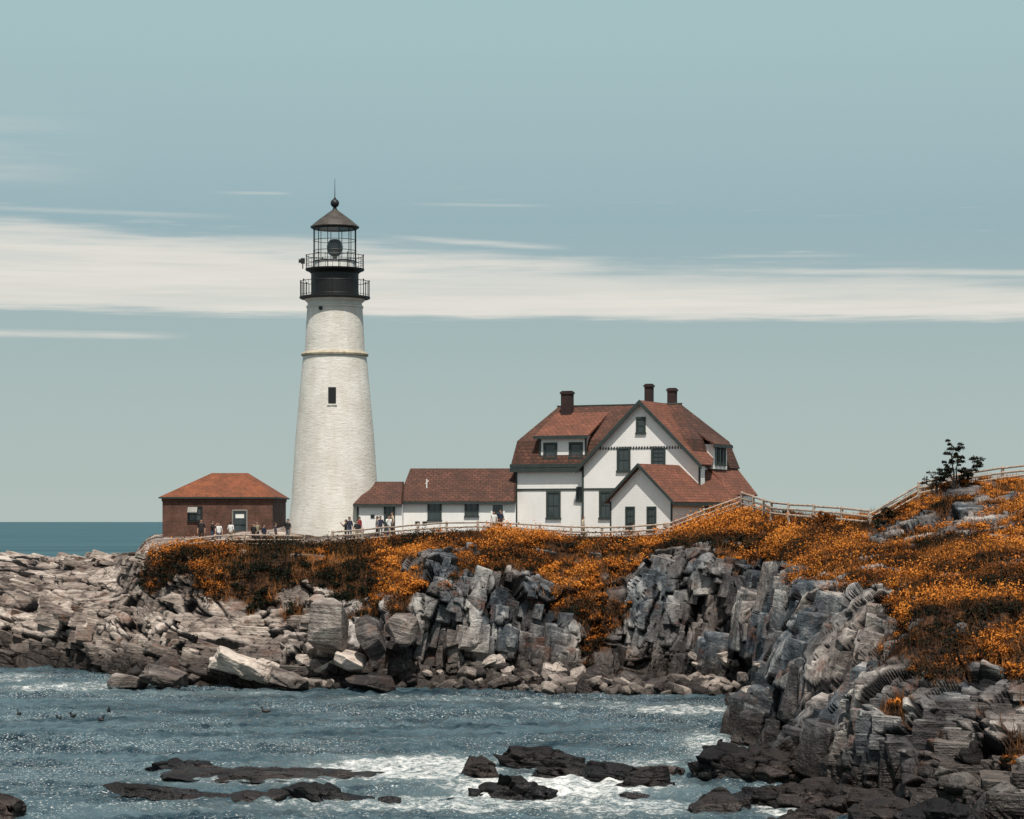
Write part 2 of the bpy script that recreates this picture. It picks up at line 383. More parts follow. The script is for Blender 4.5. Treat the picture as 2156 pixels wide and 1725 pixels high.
qL=np.stack([bx/13.,pw[:,1]/4.5,bz/1.5],1); qL2=np.stack([bx/3.6,pw[:,1]/2.2,bz/.6],1)
qV=np.stack([vx/2.1,pw[:,1]/2.6,vz/4.4],1); qV2=np.stack([vx/.9,pw[:,1]/1.0,vz/1.9],1)
qM=np.stack([pw[:,0]/3.4,pw[:,1]/3.2,pw[:,2]/1.7],1); qM2=np.stack([pw[:,0]/1.4,pw[:,1]/1.4,pw[:,2]/.55],1)
def dd(a,b,s,A,B,T1,T2):
    c1,f1,f2,t1=vor(a,s,.97,True); c2,g1,g2,t2=vor(b,s+20,.97,True)
    e1=np.exp(-(f2-f1)*26.); e2=np.exp(-(g2-g1)*16.)
    return A*(c1-.5)+T1*t1+B*(c2-.5)+T2*t2-.45*e1-.14*e2,c2*.45+c1*.55,e1*1.1+e2*.45
dL,rL,kL=dd(qL,qL2,100,1.0,.3,.6,.3); dV,rV,kV=dd(qV,qV2,200,1.9,.7,1.1,.45); dM,rM,kM=dd(qM,qM2,300,1.7,.55,.8,.3)
vt=np.clip(vert,0,1); wL=np.clip((.35-vt)*6+.5,0,1); wV=np.clip((vt-.72)*8+.5,0,1); wM=1-wL-wV
D=dL*wL+dV*wV+dM*wM; RN=rL*wL+rV*wV+rM*wM; CK=np.clip(kL*wL+kV*wV+kM*wM,0,1)
cn2=vn(np.stack([pw[:,0]/5.,pw[:,1]/5.,pw[:,2]/24.],1),402)
cl_=(np.exp(-np.abs(cn2-.5)*44)*1.4)*np.clip(vt*2-.6,0,1)
big=(fbm(p*.16,55,2)-.5)*2.2
rk=rock*(1-.65*vegn)
edge=1-.6*np.clip((trr-5)/2,0,1)*(1-hill*.3)
foot=np.clip((trr-.6)/1.2,.25,1)
disp=(D*rk*.95+big*rock*.8)*edge-cl_*rk*edge*foot+(fbm(p*1.3,66)-.5)*.18*rock+(fbm(p*.55,77)-.5)*.9*vegn-.45*rock
CK=np.clip(CK+cl_*.75,0,1)
p2=p+n*disp[:,None]
idx=np.arange(nc*nr).reshape(nc,nr)
Q=np.stack([idx[:-1,:-1],idx[:-1,1:],idx[1:,1:],idx[1:,:-1]],-1).reshape(-1,4)
a,b,c=p2[Q[:,0]],p2[Q[:,1]],p2[Q[:,2]]; fn=np.cross(b-a,c-a)
if fn[:,2].mean()<0: Q=Q[:,::-1]
bvh=BVHTree.FromPolygons(p2.tolist(),Q.tolist(),all_triangles=False)
def ground(x,y,d=9.):
    h=bvh.ray_cast(Vector((x,y,60)),Vector((0,0,-1)))
    return h[0].z if h[0] is not None else d
bm=bmesh.new(); bmesh.ops.create_cube(bm,size=2); bmesh.ops.bevel(bm,geom=bm.edges[:],offset=.07,segments=1,affect='EDGES')
bmesh.ops.triangulate(bm,faces=bm.faces); bm.verts.ensure_lookup_table()
TV=np.array([v.co[:] for v in bm.verts]); TF=np.array([[v.index for v in f.verts] for f in bm.faces]); bm.free()
def blocks(num):
    base=(rk>.5)&(p2[:,2]>.0)&(vegn<.4)&(p2[:,1]<200)&(trr<8.6)&(cl_<.5)&(rubble<.3)
    ok=np.where(base)[0]
    wgt=np.where(vt[ok]<.35,.9,1.); wgt=wgt/wgt.sum()
    s=rng.choice(ok,num,p=wgt); vs=[];fs=[];rn=[];vv=[]
    for k,i in enumerate(s):
        sz=.28+.75*rng.random()**2
        if vt[i]<.35: sz*=1.25; ext=np.array([rng.uniform(2.0,4.2),1.5,rng.uniform(.26,.45)])*sz; tilt=math.radians(17)+rng.normal(0,.015); yaw=.05+rng.normal(0,.03); jt=.06
        elif vt[i]<.72: sz*=1.2; ext=np.array([rng.uniform(1.2,2.4),1.1,rng.uniform(.40,.75)])*sz; tilt=.05+rng.normal(0,.03); yaw=-.2+rng.normal(0,.07); jt=.08
        else: ext=np.array([rng.uniform(.6,.95),.9,rng.uniform(.9,1.9)])*sz; tilt=.16+rng.normal(0,.04); yaw=(.2 if p[i,1]>140 else -.6)+rng.normal(0,.10); jt=.10
        if 6<trr[i]: ext=ext*.6
        cj=1+rng.normal(0,jt,(2,2,2,3))
        t=(TV+1)/2; w=[(1-t[:,0],t[:,0]),(1-t[:,1],t[:,1]),(1-t[:,2],t[:,2])]
        J=0
        for x in(0,1):
            for y in(0,1):
                for z in(0,1): J=J+(w[0][x]*w[1][y]*w[2][z])[:,None]*cj[x,y,z]
        q=TV*J*ext
        Mx=np.array(Matrix.Rotation(yaw,3,'Z')@Matrix.Rotation(tilt,3,'Y')@Matrix.Rotation(rng.normal(0,.03),3,'X'))
        nn=n[i]; reach=np.abs(Mx.T@nn)@ext
        q=q@Mx.T+p2[i]-nn*(reach-rng.uniform(.08,.38)*sz)
        fs.append(TF+k*len(TV)); vs.append(q); rn.append(np.full(len(TV),np.clip(.5*RN[i]+.5*rng.random(),0,1))); vv.append(np.full(len(TV),vt[i]))
    return np.concatenate(vs),np.concatenate(fs),np.concatenate(rn),np.concatenate(vv)
bv,bf,brn,bvt=blocks(2800)
T1=np.concatenate([Q[:,[0,1,2]],Q[:,[0,2,3]]]); nV=len(p2)
cliff=np_mesh('cliff',np.concatenate([p2,bv]),np.concatenate([T1,bf+nV]),M['cliff'],
   {'veg':np.concatenate([vegn,np.zeros(len(bv))]),'rnd':np.concatenate([RN,brn]),'vert':np.concatenate([wV,(bvt>.72)*1.]),'crack_shade':np.concatenate([CK*rk,np.zeros(len(bv))])})
cliff['kind']='structure'; cliff['label']='jointed grey sea cliff with autumn ground cover'

# ------------------------------------------------------------------ sea
def axis(lo,hi,st,far0,far1,k=45):
    d=np.arange(lo,hi+st*.5,st); g=np.geomspace(1,1+far1-hi,k)[1:]-1+hi; a=lo-(np.geomspace(1,1+lo-far0,k)[1:]-1)
    return np.concatenate([a[::-1],d,g])
xs=axis(-38,22,.13,-30000,30000); ys=axis(80,178,.17,-6000,40000)
XX,YY=np.meshgrid(xs,ys,indexing='ij'); P=np.stack([XX.ravel(),YY.ravel(),np.zeros(XX.size)],1)
fade=np.clip((42-np.abs(P[:,0]))/6,0,1)*np.clip((P[:,1]-74)/5,0,1)*np.clip((186-P[:,1])/10,0,1)
z=np.zeros(len(P)); mod=.4+1.1*fbm(np.stack([P[:,0]*.10,P[:,1]*.07,P[:,0]*0],1),9,3)
for i in range(54):
    lam=.45*(5./.45)**(i/53.); th=rng.normal(-1.75,.8); k=2*math.pi/lam; ph=rng.uniform(0,6.28); A=lam*.0115*(1.45 if lam<1.6 else .40)
    z+=A*np.sin(k*(P[:,0]*math.cos(th)+P[:,1]*math.sin(th))+ph)
P[:,2]=z*fade*mod
foam=np.zeros(len(P))
for (u,v,ru,rv,s) in [(860,1618,280,36,.98),(1180,1655,340,32,1.02),(1000,1690,420,26,.9),(150,1447,190,14,.86),(20,1428,100,12,.84),(830,1472,220,9,.76),(1440,1495,160,16,.92),(1240,1486,190,9,.78),(560,1640,380,16,.8),(700,1695,220,18,.82),(1350,1612,130,20,.84),(480,1462,250,8,.7),(1050,1476,200,8,.74),(1300,1700,260,28,.87),(420,1700,300,14,.64),(1510,1580,90,60,.88),(1650,1690,120,40,.9)]:
    Y=53000./(v-1098); y0=53000./(v+rv-1098); y1=53000./(v-rv-1098); ry=(y1-y0)/2; rx=ru*Y/F
    d=((P[:,0]-WX(u,Y))/rx)**2+((P[:,1]-Y)/ry)**2
    foam=np.maximum(foam,s*np.clip(1.25-d*.8,0,1))
ix=np.arange(len(P)).reshape(XX.shape); SQ=np.stack([ix[:-1,:-1],ix[1:,:-1],ix[1:,1:],ix[:-1,1:]],-1).reshape(-1,4)
def sea_mat():
    b=NB('sea_water'); pos=b.geo(); f=b.attr('foam')
    mp=b.mapping(pos,(.7,1.0,1))
    n1=b.noise(mp,3.2,3,.65); n2=b.noise(b.mapping(pos,(.7,1.6,1)),.22,4,.65); fine=b.noise(mp,8.,3,.7)
    lace=b.noise(b.mapping(pos,(.8,1.3,1)),2.1,7,.82)
    fm=b.mr(b.math('ADD',b.math('MULTIPLY',f,.52),lace),.92,1.13)
    deep=b.mix(b.mr(n2,.38,.62),(.008,.024,.035,1),(.062,.104,.124,1))
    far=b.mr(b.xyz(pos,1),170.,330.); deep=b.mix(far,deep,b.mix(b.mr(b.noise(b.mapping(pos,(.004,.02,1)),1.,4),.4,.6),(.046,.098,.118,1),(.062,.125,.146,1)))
    shal=b.mix(b.mr(f,.2,1.,0.,.5),deep,(.14,.18,.185,1))
    painted_glint=b.math('MULTIPLY',b.mr(b.noise(b.mapping(pos,(1.6,3.6,1)),5.2,2,.6),.60,.67),b.mr(b.noise(b.mapping(pos,(.07,.12,1)),1.,4,.6),.44,.58,.06,1.))  # pale flecks painted into the water colour as sun sparkle
    painted_glint=b.math('MULTIPLY',painted_glint,b.mr(b.xyz(pos,1),160.,200.,.8,0.))
    fm=b.math('MAXIMUM',fm,painted_glint)
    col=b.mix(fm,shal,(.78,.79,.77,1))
    h=b.math('ADD',b.math('MULTIPLY',n1,.8),b.math('MULTIPLY',fine,.35))
    b.bump(h,1.,.17)
    b.b.inputs['IOR'].default_value=1.33
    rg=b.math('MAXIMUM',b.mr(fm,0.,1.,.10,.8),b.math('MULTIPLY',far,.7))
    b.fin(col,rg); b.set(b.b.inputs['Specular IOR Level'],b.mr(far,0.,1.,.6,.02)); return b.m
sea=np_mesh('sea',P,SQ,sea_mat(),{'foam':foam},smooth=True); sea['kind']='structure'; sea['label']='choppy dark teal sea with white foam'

# ------------------------------------------------------------------ vegetation (ground cover)
def leaves(cent,rad,per,size,tone,flat=.75,shade_grad=.5,ln_=.05):
    nb=len(cent); I=np.repeat(np.arange(nb),per); m=len(I)
    d=rng.normal(size=(m,3)); d[:,2]=np.abs(d[:,2])*1.0-.25; d/=np.linalg.norm(d,axis=1,keepdims=True)
    rad_=rad[I]*(.45+.62*rng.random(m)**.6)*(1+.35*np.sin(d[:,0]*5+I)*np.cos(d[:,1]*6+I*2))
    pos=cent[I]+d*rad_[:,None]*np.array([1,1,flat])
    t=rng.normal(size=(m,3)); t/=np.linalg.norm(t,axis=1,keepdims=True)
    nn=d*.9+rng.normal(size=(m,3))*.32+np.array([0,0,.35]); bb=np.cross(t,nn); bb/=np.linalg.norm(bb,axis=1,keepdims=True)+1e-9
    s=size[I]*(.5+rng.random(m))
    V=np.stack([pos-t*s[:,None],pos+bb*s[:,None]*.5,pos+t*s[:,None],pos-bb*s[:,None]*.5],1).reshape(-1,3)
    Qd=np.arange(m*4).reshape(m,4)
    tn=np.clip(tone[I]+rng.normal(0,ln_,m)+shade_grad*(d[:,2]-.5),0,1)  # clump shading painted in: lighter leaves on top, darker underneath
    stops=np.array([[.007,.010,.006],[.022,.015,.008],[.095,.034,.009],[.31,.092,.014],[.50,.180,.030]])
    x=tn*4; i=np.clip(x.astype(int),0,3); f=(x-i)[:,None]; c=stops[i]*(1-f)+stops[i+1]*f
    c=np.concatenate([c,np.ones((m,1))],1); c=np.repeat(c,4,axis=0)
    return V,Qd,c
dark=fbm(p2*.30,301,3); dark2=fbm(p2*.8,311,2)
u_=p2[:,0]/p2[:,1]*F+1078
clear=((u_>1600)&(u_<1850)&(p2[:,1]>155))|((u_>1850)&(p2[:,1]>146))
vis=(vegn>.5)&(trr<9.4)&(p2[:,1]<176)
area=np.linalg.norm(np.cross(du.reshape(-1,3),dv.reshape(-1,3)),axis=1); prob=vis*area*np.where(clear,.7,1.); prob/=prob.sum()
nb=4300; s=rng.choice(len(p2),nb,p=prob)
cent=p2[s]+n[s]*.05
rad=.25+1.05*rng.random(nb)**2.0; rad*=np.where(vegn[s]>.8,1.1,.7)*np.where(p2[s,1]<150,.9,1.); rad=np.where(clear[s],np.minimum(rad,.3),rad)
tone=.68+(.5-dark[s])*3.0+(.5-dark2[s])*1.2+rng.normal(0,.09,nb)  # noise patches paint dark shadows among the shrubs into the tone
dz=np.clip(1.5-((p2[s,0]+15.3)/5.5)**2,0,1)*np.clip((10.2-p2[s,2])/1.0,0,1)  # shadowed hollow below the tower, painted as darker leaf tone
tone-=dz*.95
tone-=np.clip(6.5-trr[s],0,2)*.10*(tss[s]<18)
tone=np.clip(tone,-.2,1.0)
size=np.where(p2[s,1]<150,.056,.070)*(.8+.5*rng.random(nb))
V,Qd,cc=leaves(cent,rad,170,size,tone,shade_grad=.75)
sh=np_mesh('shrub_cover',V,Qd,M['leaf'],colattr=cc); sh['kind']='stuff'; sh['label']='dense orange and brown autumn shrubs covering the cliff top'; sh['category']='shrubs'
ng=80000; s=rng.choice(len(p2),ng,p=prob); hgt=rng.uniform(.12,.45,ng)*np.where(rng.random(ng)<.06,1.8,1)
base=p2[s]; lean=rng.normal(0,.28,(ng,3)); lean[:,2]=1; tip=base+lean*(hgt+.2)[:,None]; sd=rng.normal(size=(ng,3)); sd[:,2]=0; sd/=np.linalg.norm(sd,axis=1,keepdims=True); sd*=.022
V=np.stack([base-sd,base+sd,tip],1).reshape(-1,3); Qd=np.arange(ng*3).reshape(-1,3)
tn=np.clip(rng.random(ng)*.7+(.5-dark[s])*3,0,1)[:,None]; c=np.array([.04,.020,.011])*(1-tn)+np.array([.40,.16,.045])*tn; c=np.repeat(np.concatenate([c,np.ones((ng,1))],1),3,axis=0)
gr=np_mesh('dry_grass',V,Qd,M['leaf'],colattr=c); gr['kind']='stuff'; gr['label']='dry ochre grass stems between the shrubs'; gr['category']='grass'

# ------------------------------------------------------------------ rocks
def rock_mesh(name,seed,size,mat,sub=4,cuts=16,rough=.05,facet=0,box=6):
    r=np.random.default_rng(seed)
    bm=bmesh.new(); bmesh.ops.create_icosphere(bm,subdivisions=sub,radius=1.25); me=bpy.data.meshes.new(name); bm.to_mesh(me); bm.free()
    V=np.empty(len(me.vertices)*3,np.float32); me.vertices.foreach_get('co',V); V=V.reshape(-1,3).astype(float)
    if box==0: V+=(np.stack([fbm(V*.9+seed,seed+5,2),fbm(V*.9+seed,seed+6,2),fbm(V*.9+seed,seed+7,2)],1)-.5)*1.3
    for k in range(cuts):
        if k<box:
            nn=np.zeros(3); nn[k//2]=1 if k%2 else -1; nn+=r.normal(0,.22,3); d=.74+r.uniform(-.12,.16)
        else: nn=r.normal(size=3); nn[2]*=(.6 if box else 1.3); d=r.uniform(.72,1.0)
        nn/=np.linalg.norm(nn); e=V@nn-d; V-=np.where(e>0,e,0)[:,None]*nn
    V*=np.array(size)
    sc=min(size)
    if facet:
        g=max(.35,facet); nr_=V/np.array(size)**2; nr_/=np.linalg.norm(nr_,axis=1,keepdims=True)+1e-9
        c1,f1,f2,t1=vor(np.stack([V[:,0]/(g*1.9),V[:,1]/g,(V[:,2]+V[:,0]*.2)/(g*.7)],1)+seed,seed,.7,True)
        V+=nr_*(sc*(.32*(c1-.5)+.6*t1-.14*np.exp(-(f2-f1)*14)))[:,None]
    V+=(np.stack([fbm(V*1.6/sc+seed,seed+1),fbm(V*1.6/sc+seed,seed+2),fbm(V*1.6/sc+seed,seed+3)],1)-.5)*sc*rough*4
    me.vertices.foreach_set('co',V.astype(np.float32).ravel()); me.materials.append(mat); me.update(); return me
def put(me,name,loc,rot,label,cat,group=None,sc=1.):
    o=bpy.data.objects.new(name,me); COL.objects.link(o); o.location=loc; o.rotation_euler=rot; o.scale=(sc,)*3 if not isinstance(sc,tuple) else sc; tag(o,label,cat,group); return o
bms=[rock_mesh('boulder_shape',400+i,(.8+.5*random.random(),.6+.3*random.random(),.38+.35*random.random()),M['boulder'],3,14,.02) for i in range(12)]
def beach(num,us,ys,smin,smax,zmax=9):
    k=0;tries=0
    while k<num and tries<20000:
        tries+=1
        u=random.uniform(*us); y=random.uniform(*ys); x=WX(u,y); g=ground(x,y,-1)
        if g>zmax or g<-.5: continue
        g=max(g,-.1)
        s=random.uniform(smin,smax)*(1.5 if random.random()<.1 else 1)
        put(random.choice(bms),'boulder',(x,y,g+.32*s),(random.uniform(-.6,.6),random.uniform(-.6,.6),random.uniform(0,6.28)),'angular grey-brown boulder on the rocky shore','boulder','boulders along the foot of the cliff',s); k+=1
beach(190,(1060,1550),(144.6,152.8),.36,.78,3.1)
beach(60,(640,1080),(148.8,153),.35,.85,3.2)
beach(10,(1500,1600),(120,140),.4,.8,3)
beach(12,(200,660),(150,156),.4,.9,2)
for i,(u,v,Y,sx,sz,ry_,lab) in enumerate([(694,1316,150.6,1.5,1.95,.05,'tall pale split boulder against the cliff'),(783,1343,149.8,.85,1.2,-.35,'pale wedge-shaped boulder leaning on the cliff'),(848,1326,150.6,1.15,1.05,.3,'blocky brown boulder at the cliff foot'),(735,1392,150.0,1.2,.55,.25,'slanting grey slab above the water'),(520,1405,151.0,2.6,.75,.27,'low tilted slab of banded grey rock'),(340,1428,151,2.0,.55,.2,'low dark slab by the waterline'),(610,1435,149.3,1.8,.6,.25,'dark sloping slab at the waterline'),(790,1436,148.5,1.6,.5,.2,'dark wet slab at the waterline'),(270,1434,151,1.4,.45,.1,'low dark rock by the waterline')]):
    me=rock_mesh('boulder_large',700+i,(sx,1.5,sz),M['boulder'] ,5,15,.012,facet=.9 if sx>1.7 else 0,box=6 if sx>1.1 else 3)
    p_=W(u,v,Y); put(me,'boulder',p_,(random.uniform(-.15,.15),ry_,random.uniform(-.4,.4)),lab,'boulder','boulders along the foot of the cliff')
SR=[(545,1640,200,17,'long low weed-covered rock awash in the surf'),(395,1622,62,22,'dark weed-covered rock awash in the surf'),(375,1680,100,16,'flat dark rock awash in the sea'),(548,1690,42,24,'small dark rock standing in the surf'),(700,1685,74,28,'dark weed-covered rock awash in the surf'),(816,1690,26,9,'small dark rock barely above the water'),(1008,1640,34,56,'blue-grey angular rock at the edge of the ledge'),(1135,1616,56,46,'broad dark ledge rising from the surf'),(1200,1636,70,38,'low dark shelf rising from the surf'),(1285,1640,70,28,'broad dark ledge rising from the surf'),(1385,1628,50,20,'broad dark ledge rising from the surf'),(1070,1680,56,58,'wedge-shaped dark rock in white foam'),(1135,1682,34,26,'small angular dark rock in white foam'),(1362,1655,44,40,'blue-black angular rock beside the ledge'),(1335,1676,32,10,'small dark rock barely above the water'),(8,1725,34,60,'dark rock breaking the water surface'),(1530,1640,64,64,'black wet rock at the foot of the headland'),(1620,1645,80,64,'black wet ledge at the foot of the headland'),(1515,1705,52,40,'black wet rock at the foot of the headland'),(1610,1695,66,46,'dark reddish rock at the foot of the headland'),(1700,1700,80,60,'dark reddish rock at the foot of the headland'),(960,1690,22,9,'small dark rock barely above the water'),(1800,1722,90,56,'dark rock at the foot of the headland'),(1690,1738,60,30,'dark rock at the foot of the headland'),(1900,1745,90,50,'dark rock at the foot of the headland'),(2020,1755,80,50,'dark rock at the foot of the headland')]
for i,(u,v,hw,hp,lab) in enumerate(SR):
    Y=53000./(v-1098); s=Y/F; sx=hw*s*1.3; sz=hp*s*1.15; sy=min(max(sx*.6,.6),2.4)
    me=rock_mesh('sea_rock_shape',900+i*3,(sx,sy,sz),M['dark'],5 if hw<60 else 6,18,.03,facet=.6 if hw>30 else 0,box=0)
    put(me,'sea_rock',(WX(u,Y),Y+sy*.4,-sz*.12),(random.uniform(-.08,.08),random.uniform(-.04,.10),random.uniform(-.15,.15)),lab,'rock','dark rocks standing in the sea')

# ------------------------------------------------------------------ windows
def window(parent,Mx,w,h,cols=2,rws=2,casing='green',sash='green',t=.11,name='window',label=None):
    m=MB(); a=w/2; b=h/2
    m.box(-a-t,-a,-.07,.02,-b,b); m.box(a,a+t,-.07,.02,-b,b); m.box(-a-t,a+t,-.075,.02,b,b+t*1.15); m.box(-a-t*1.35,a+t*1.35,-.12,.02,-b-t,-b)
    fr=m.obj(name,M[casing],parent,Mx); 
    s=MB(); q=.035
    s.box(-a,-a+q*1.3,-.045,.0,-b,b); s.box(a-q*1.3,a,-.045,.0,-b,b); s.box(-a+q*1.3,a-q*1.3,-.045,0,b-q*1.3,b); s.box(-a+q*1.3,a-q*1.3,-.045,0,-b,-b+q*1.3)
    for k in range(1,cols): x=-a+w*k/cols; s.box(x-q*.5,x+q*.5,-.04,0,-b+q*1.3,b-q*1.3)
    for k in range(1,rws): z=-b+h*k/rws; s.box(-a+q*1.3,a-q*1.3,-.05,0,z-q*.6,z+q*.6)
    s.obj('sash',M[sash],fr)
    MB().box(-a,a,-.012,0.01,-b,b).obj('pane',M['pane'],fr)
    if label: fr['label']=label
    return fr
def T(x,y,z,rz=0): return Matrix.Translation((x,y,z))@Matrix.Rotation(rz,4,'Z')

# ------------------------------------------------------------------ lighthouse
LB=9.55
lh=empty('lighthouse',(WX(705,180),180,LB),0,'tall white conical lighthouse with black lantern room on the cliff','lighthouse')
z=lambda a:a-LB
MB().lathe([(3.62,-1.0),(3.52,z(9.99)),(3.27,z(12.3)),(3.0,z(16.6)),(2.73,z(19.6)),(2.52,z(21.9)),(2.40,z(23.1))],128).obj('tower',M['tower'],lh,smooth=True)
MB().lathe([(2.30,z(23.1)),(2.52,z(23.12)),(2.55,z(23.25)),(2.48,z(23.35)),(2.3,z(23.42))],96).obj('cornice',paint('weathered_cornice',(.45,.39,.29),.2,.8,None,3.),lh,smooth=True)
MB().lathe([(2.28,z(23.4)),(2.20,z(24.8)),(2.10,z(26.7)),(2.16,z(26.78)),(2.16,z(26.9)),(2.06,z(26.95)),(2.06,z(27.15)),(2.25,z(27.3)),(2.3,z(27.4))],96).obj('upper_tower',M['tower'],lh,smooth=True)
MB().lathe([(2.2,z(27.4)),(2.60,z(27.45)),(2.68,z(27.5)),(2.68,z(27.6)),(1.8,z(27.62))],64).obj('gallery',M['black'],lh,smooth=True)
MB().lathe([(1.86,z(27.6)),(1.86,z(27.8)),(1.80,z(27.85)),(1.80,z(29.35)),(1.95,z(29.5)),(2.2,z(29.6)),(2.24,z(29.72)),(1.6,z(29.73))],64).obj('watch_room',M['black'],lh,smooth=True)
def railing(R,z0,h,nP,rails):
    m=MB()
    for k in range(nP):
        a=2*math.pi*k/nP; c,s_=math.cos(a),math.sin(a); big=(k%4==0)
        m.tube((R*c,R*s_,z0),(R*c,R*s_,z0+h+(.05 if big else 0)),.035 if big else .016,6)
        if big: m.ball((R*c,R*s_,z0+h+.07),.06,n=8,m=6)
    for f in rails: m.ring(R,z0+h*f,.026 if f==1 else .018,64)
    m.obj('railing',M['black'],lh)
railing(2.6,z(27.6),1.15,48,[.12,1]); railing(2.16,z(29.72),1.0,24,[.35,.68,1])
zb,zt=z(29.73),z(32.85)
fr=MB(); R=1.62; nB=12
for k in range(nB):
    a=2*math.pi*(k+.5)/nB; fr.tube((R*math.cos(a),R*math.sin(a),zb),(R*math.cos(a),R*math.sin(a),zt),.032,6)
for zz,rr_ in ((zb+.55,.05),(zb+1.35,.026),(zb+2.15,.026),(zt-.03,.10)): fr.ring(R,zz,rr_,48)
fr.obj('lantern_frame',M['black'],lh)
MB().lathe([(1.58,zb),(1.60,zb+.02),(1.60,zb+.5),(1.5,zb+.52)],48).obj('lantern_base',M['whitetrim'],lh,smooth=True)
gl=MB(); vs=[(1.58*math.cos(2*math.pi*(k+.5)/nB),1.58*math.sin(2*math.pi*(k+.5)/nB),q) for q in (zb+.55,zt-.1) for k in range(nB)]
gl.add(vs,[(k,(k+1)%nB,nB+(k+1)%nB,nB+k) for k in range(nB)]).obj('glazing',M['glass'],lh)
ln=MB(); ln.lathe([(.18,zb+.5),(.18,zb+.95),(.30,zb+1.0),(.48,zb+1.15),(.60,zb+1.45),(.62,zb+1.7),(.55,zb+2.0),(.36,zb+2.2),(.2,zb+2.25)],24)
for k in range(6): ln.ring(.6-.03*abs(k-2.5),zb+1.25+k*.14,.04,24)
ln.obj('lens',M['lens'],lh,smooth=True)
MB().lathe([(1.5,zt-.02),(1.82,zt-.02),(1.86,zt+.05),(1.80,zt+.12),(1.2,zt+.62),(.55,zt+1.1),(.3,zt+1.28),(.2,zt+1.35)],48).obj('lantern_roof',paint('lantern_roof_copper',(.075,.065,.055),.25,.5),lh,smooth=True)
v=MB(); v.lathe([(.32,zt+1.2),(.2,zt+1.38),(.14,zt+1.45),(.14,zt+1.6),(.2,zt+1.64)],20); v.ball((0,0,zt+1.86),.33,n=20,m=14); v.lathe([(.12,zt+2.15),(.1,zt+2.25),(.04,zt+2.3)],12); v.obj('ventilator',M['black'],lh,smooth=True)
MB().tube((0,0,zt+2.2),(0,0,zt+3.75),.035,8,.012).obj('lightning_rod',M['black'],lh)
s_=MB(); s_.box(-2.55,-2.25,-.5,-.2,z(30.1),z(30.5)); s_.tube((-2.4,-.35,z(29.7)),(-2.4,-.35,z(30.1)),.04); s_.tube((-2.52,-.35,z(30.3)),(-2.7,-.35,z(30.3)),.12,10,.16); s_.obj('fog_signal',M['black'],lh)
MB().box(-.29,.29,-.05,.2,-.62,.62).obj('window',M['black'],lh,T(0,-2.71,z(20.0)))
MB().box(-.36,.36,-.10,.2,-.74,-.62).obj('window_sill',M['tower'],lh,T(0,-2.72,z(20.0)))
m=MB(); m.tube((0,0,0),(0,-.12,0),.15,20); m.obj('porthole',M['black'],lh,T(-.92,-1.88,z(26.6)))

# ------------------------------------------------------------------ brick building
bb=empty('brick_building',(WX(342,185),185,9.0),math.radians(-1.5),'low red brick building with orange hip roof beside the lighthouse','building')
e=12.5-9.0
MB().box(0,8.6,0,8.6,-1.2,e-.35).obj('wall',M['brick'],bb)
MB().box(-.06,8.66,-.06,8.66,e-.35,e-.05).obj('cornice',M['brick'],bb)
m=MB(); o=.22; Rz=14.45-9.0
A_=[(-o,-o,e),(8.6+o,-o,e),(8.6+o,8.6+o,e),(-o,8.6+o,e)]; r1=(3.2,4.3,Rz); r2=(6.1,4.3,Rz)
for poly in ([A_[0],A_[1],r2,r1],[A_[1],A_[2],r2],[A_[2],A_[3],r1,r2],[A_[3],A_[0],r1]): m.slab(poly,.10)
m.obj('roof',M['roofo'],bb)
MB().box(-o-.05,8.6+o+.05,-o-.05,8.6+o+.05,e-.12,e-.02).obj('eave',M['green'],bb)
M['shade']=paint('grey_door_paint',(.22,.21,.19),.15)
window(bb,T(2.55,0,2.15),.95,1.0,2,2,'black','black')
s_=MB(); s_.slab([(2.0,-.08,2.72),(2.75,-.08,2.72),(2.75,-.40,2.3),(2.0,-.40,2.3)],.03); s_.obj('awning',M['shade'],bb)
window(bb,T(6.05,0,1.35),1.0,2.1,1,2,'shade','black',name='door')
MB().box(5.72,6.38,-.06,-.03,1.85,2.15).obj('door_sign',M['whitetrim'],bb)

# ------------------------------------------------------------------ connecting wings
def wing(name,x0,x1,y0,dep,zbse,ze,zr,rx0,rx1,lab,o=.3):
    w=empty(name,(x0,y0,zbse),0,lab,'building'); Lx=x1-x0
    MB().box(0,Lx,0,dep,-1.2,ze-zbse).obj('wall',M['white'],w)
    m=MB(); E=ze-zbse-.05; Z=zr-zbse; a,b=-o,Lx+ (0 if rx1>=x1 else o)
    c1=(rx0-x0,dep/2,Z);c2=(min(rx1-x0,b),dep/2,Z)
    for poly in ([(a,-o,E),(b,-o,E),c2,c1],[(a,dep+o,E),(b,dep+o,E),c2,c1],[(a,-o,E),(a,dep+o,E),c1],[(b,-o,E),(b,dep+o,E),c2]): m.slab(poly,.12)
    m.obj('roof',M['roof'],w)
    MB().box(a+.02,b-.02,-o-.03,-o+.03,E-.2,E-.03).obj('fascia',M['green'],w)
    MB().box(-.03,.12,-.03,.1,-1,E-.1).obj('corner_board',M['green'],w)
    MB().box(-.02,Lx,-.05,.0,-1.2,.15).obj('foundation',M['foundation'],w)
    return w
yc=178.4; ye=176.7
cw=wing('connecting_wing',WX(846,yc),.28,yc,6.2,9.6,12.15,14.65,WX(864,yc+3),.28,'long white wing with red-brown shingle roof joined to the keepers house')
for u in (915,993): window(cw,T(WX(u,yc)-cw.location.x,0,1.75 if u==915 else 1.9),.85,1.25 if u==915 else .95)
window(cw,T(WX(1048,yc)-cw.location.x,0,1.35),.85,1.9,1,2,'whitetrim','whitetrim',name='door')
MB().box(1.0,1.35,-.05,0,.75,1.0).obj('notice_board',M['black'],cw); MB().box(1.55,1.9,-.05,0,.75,1.0).obj('notice_board',M['black'],cw)
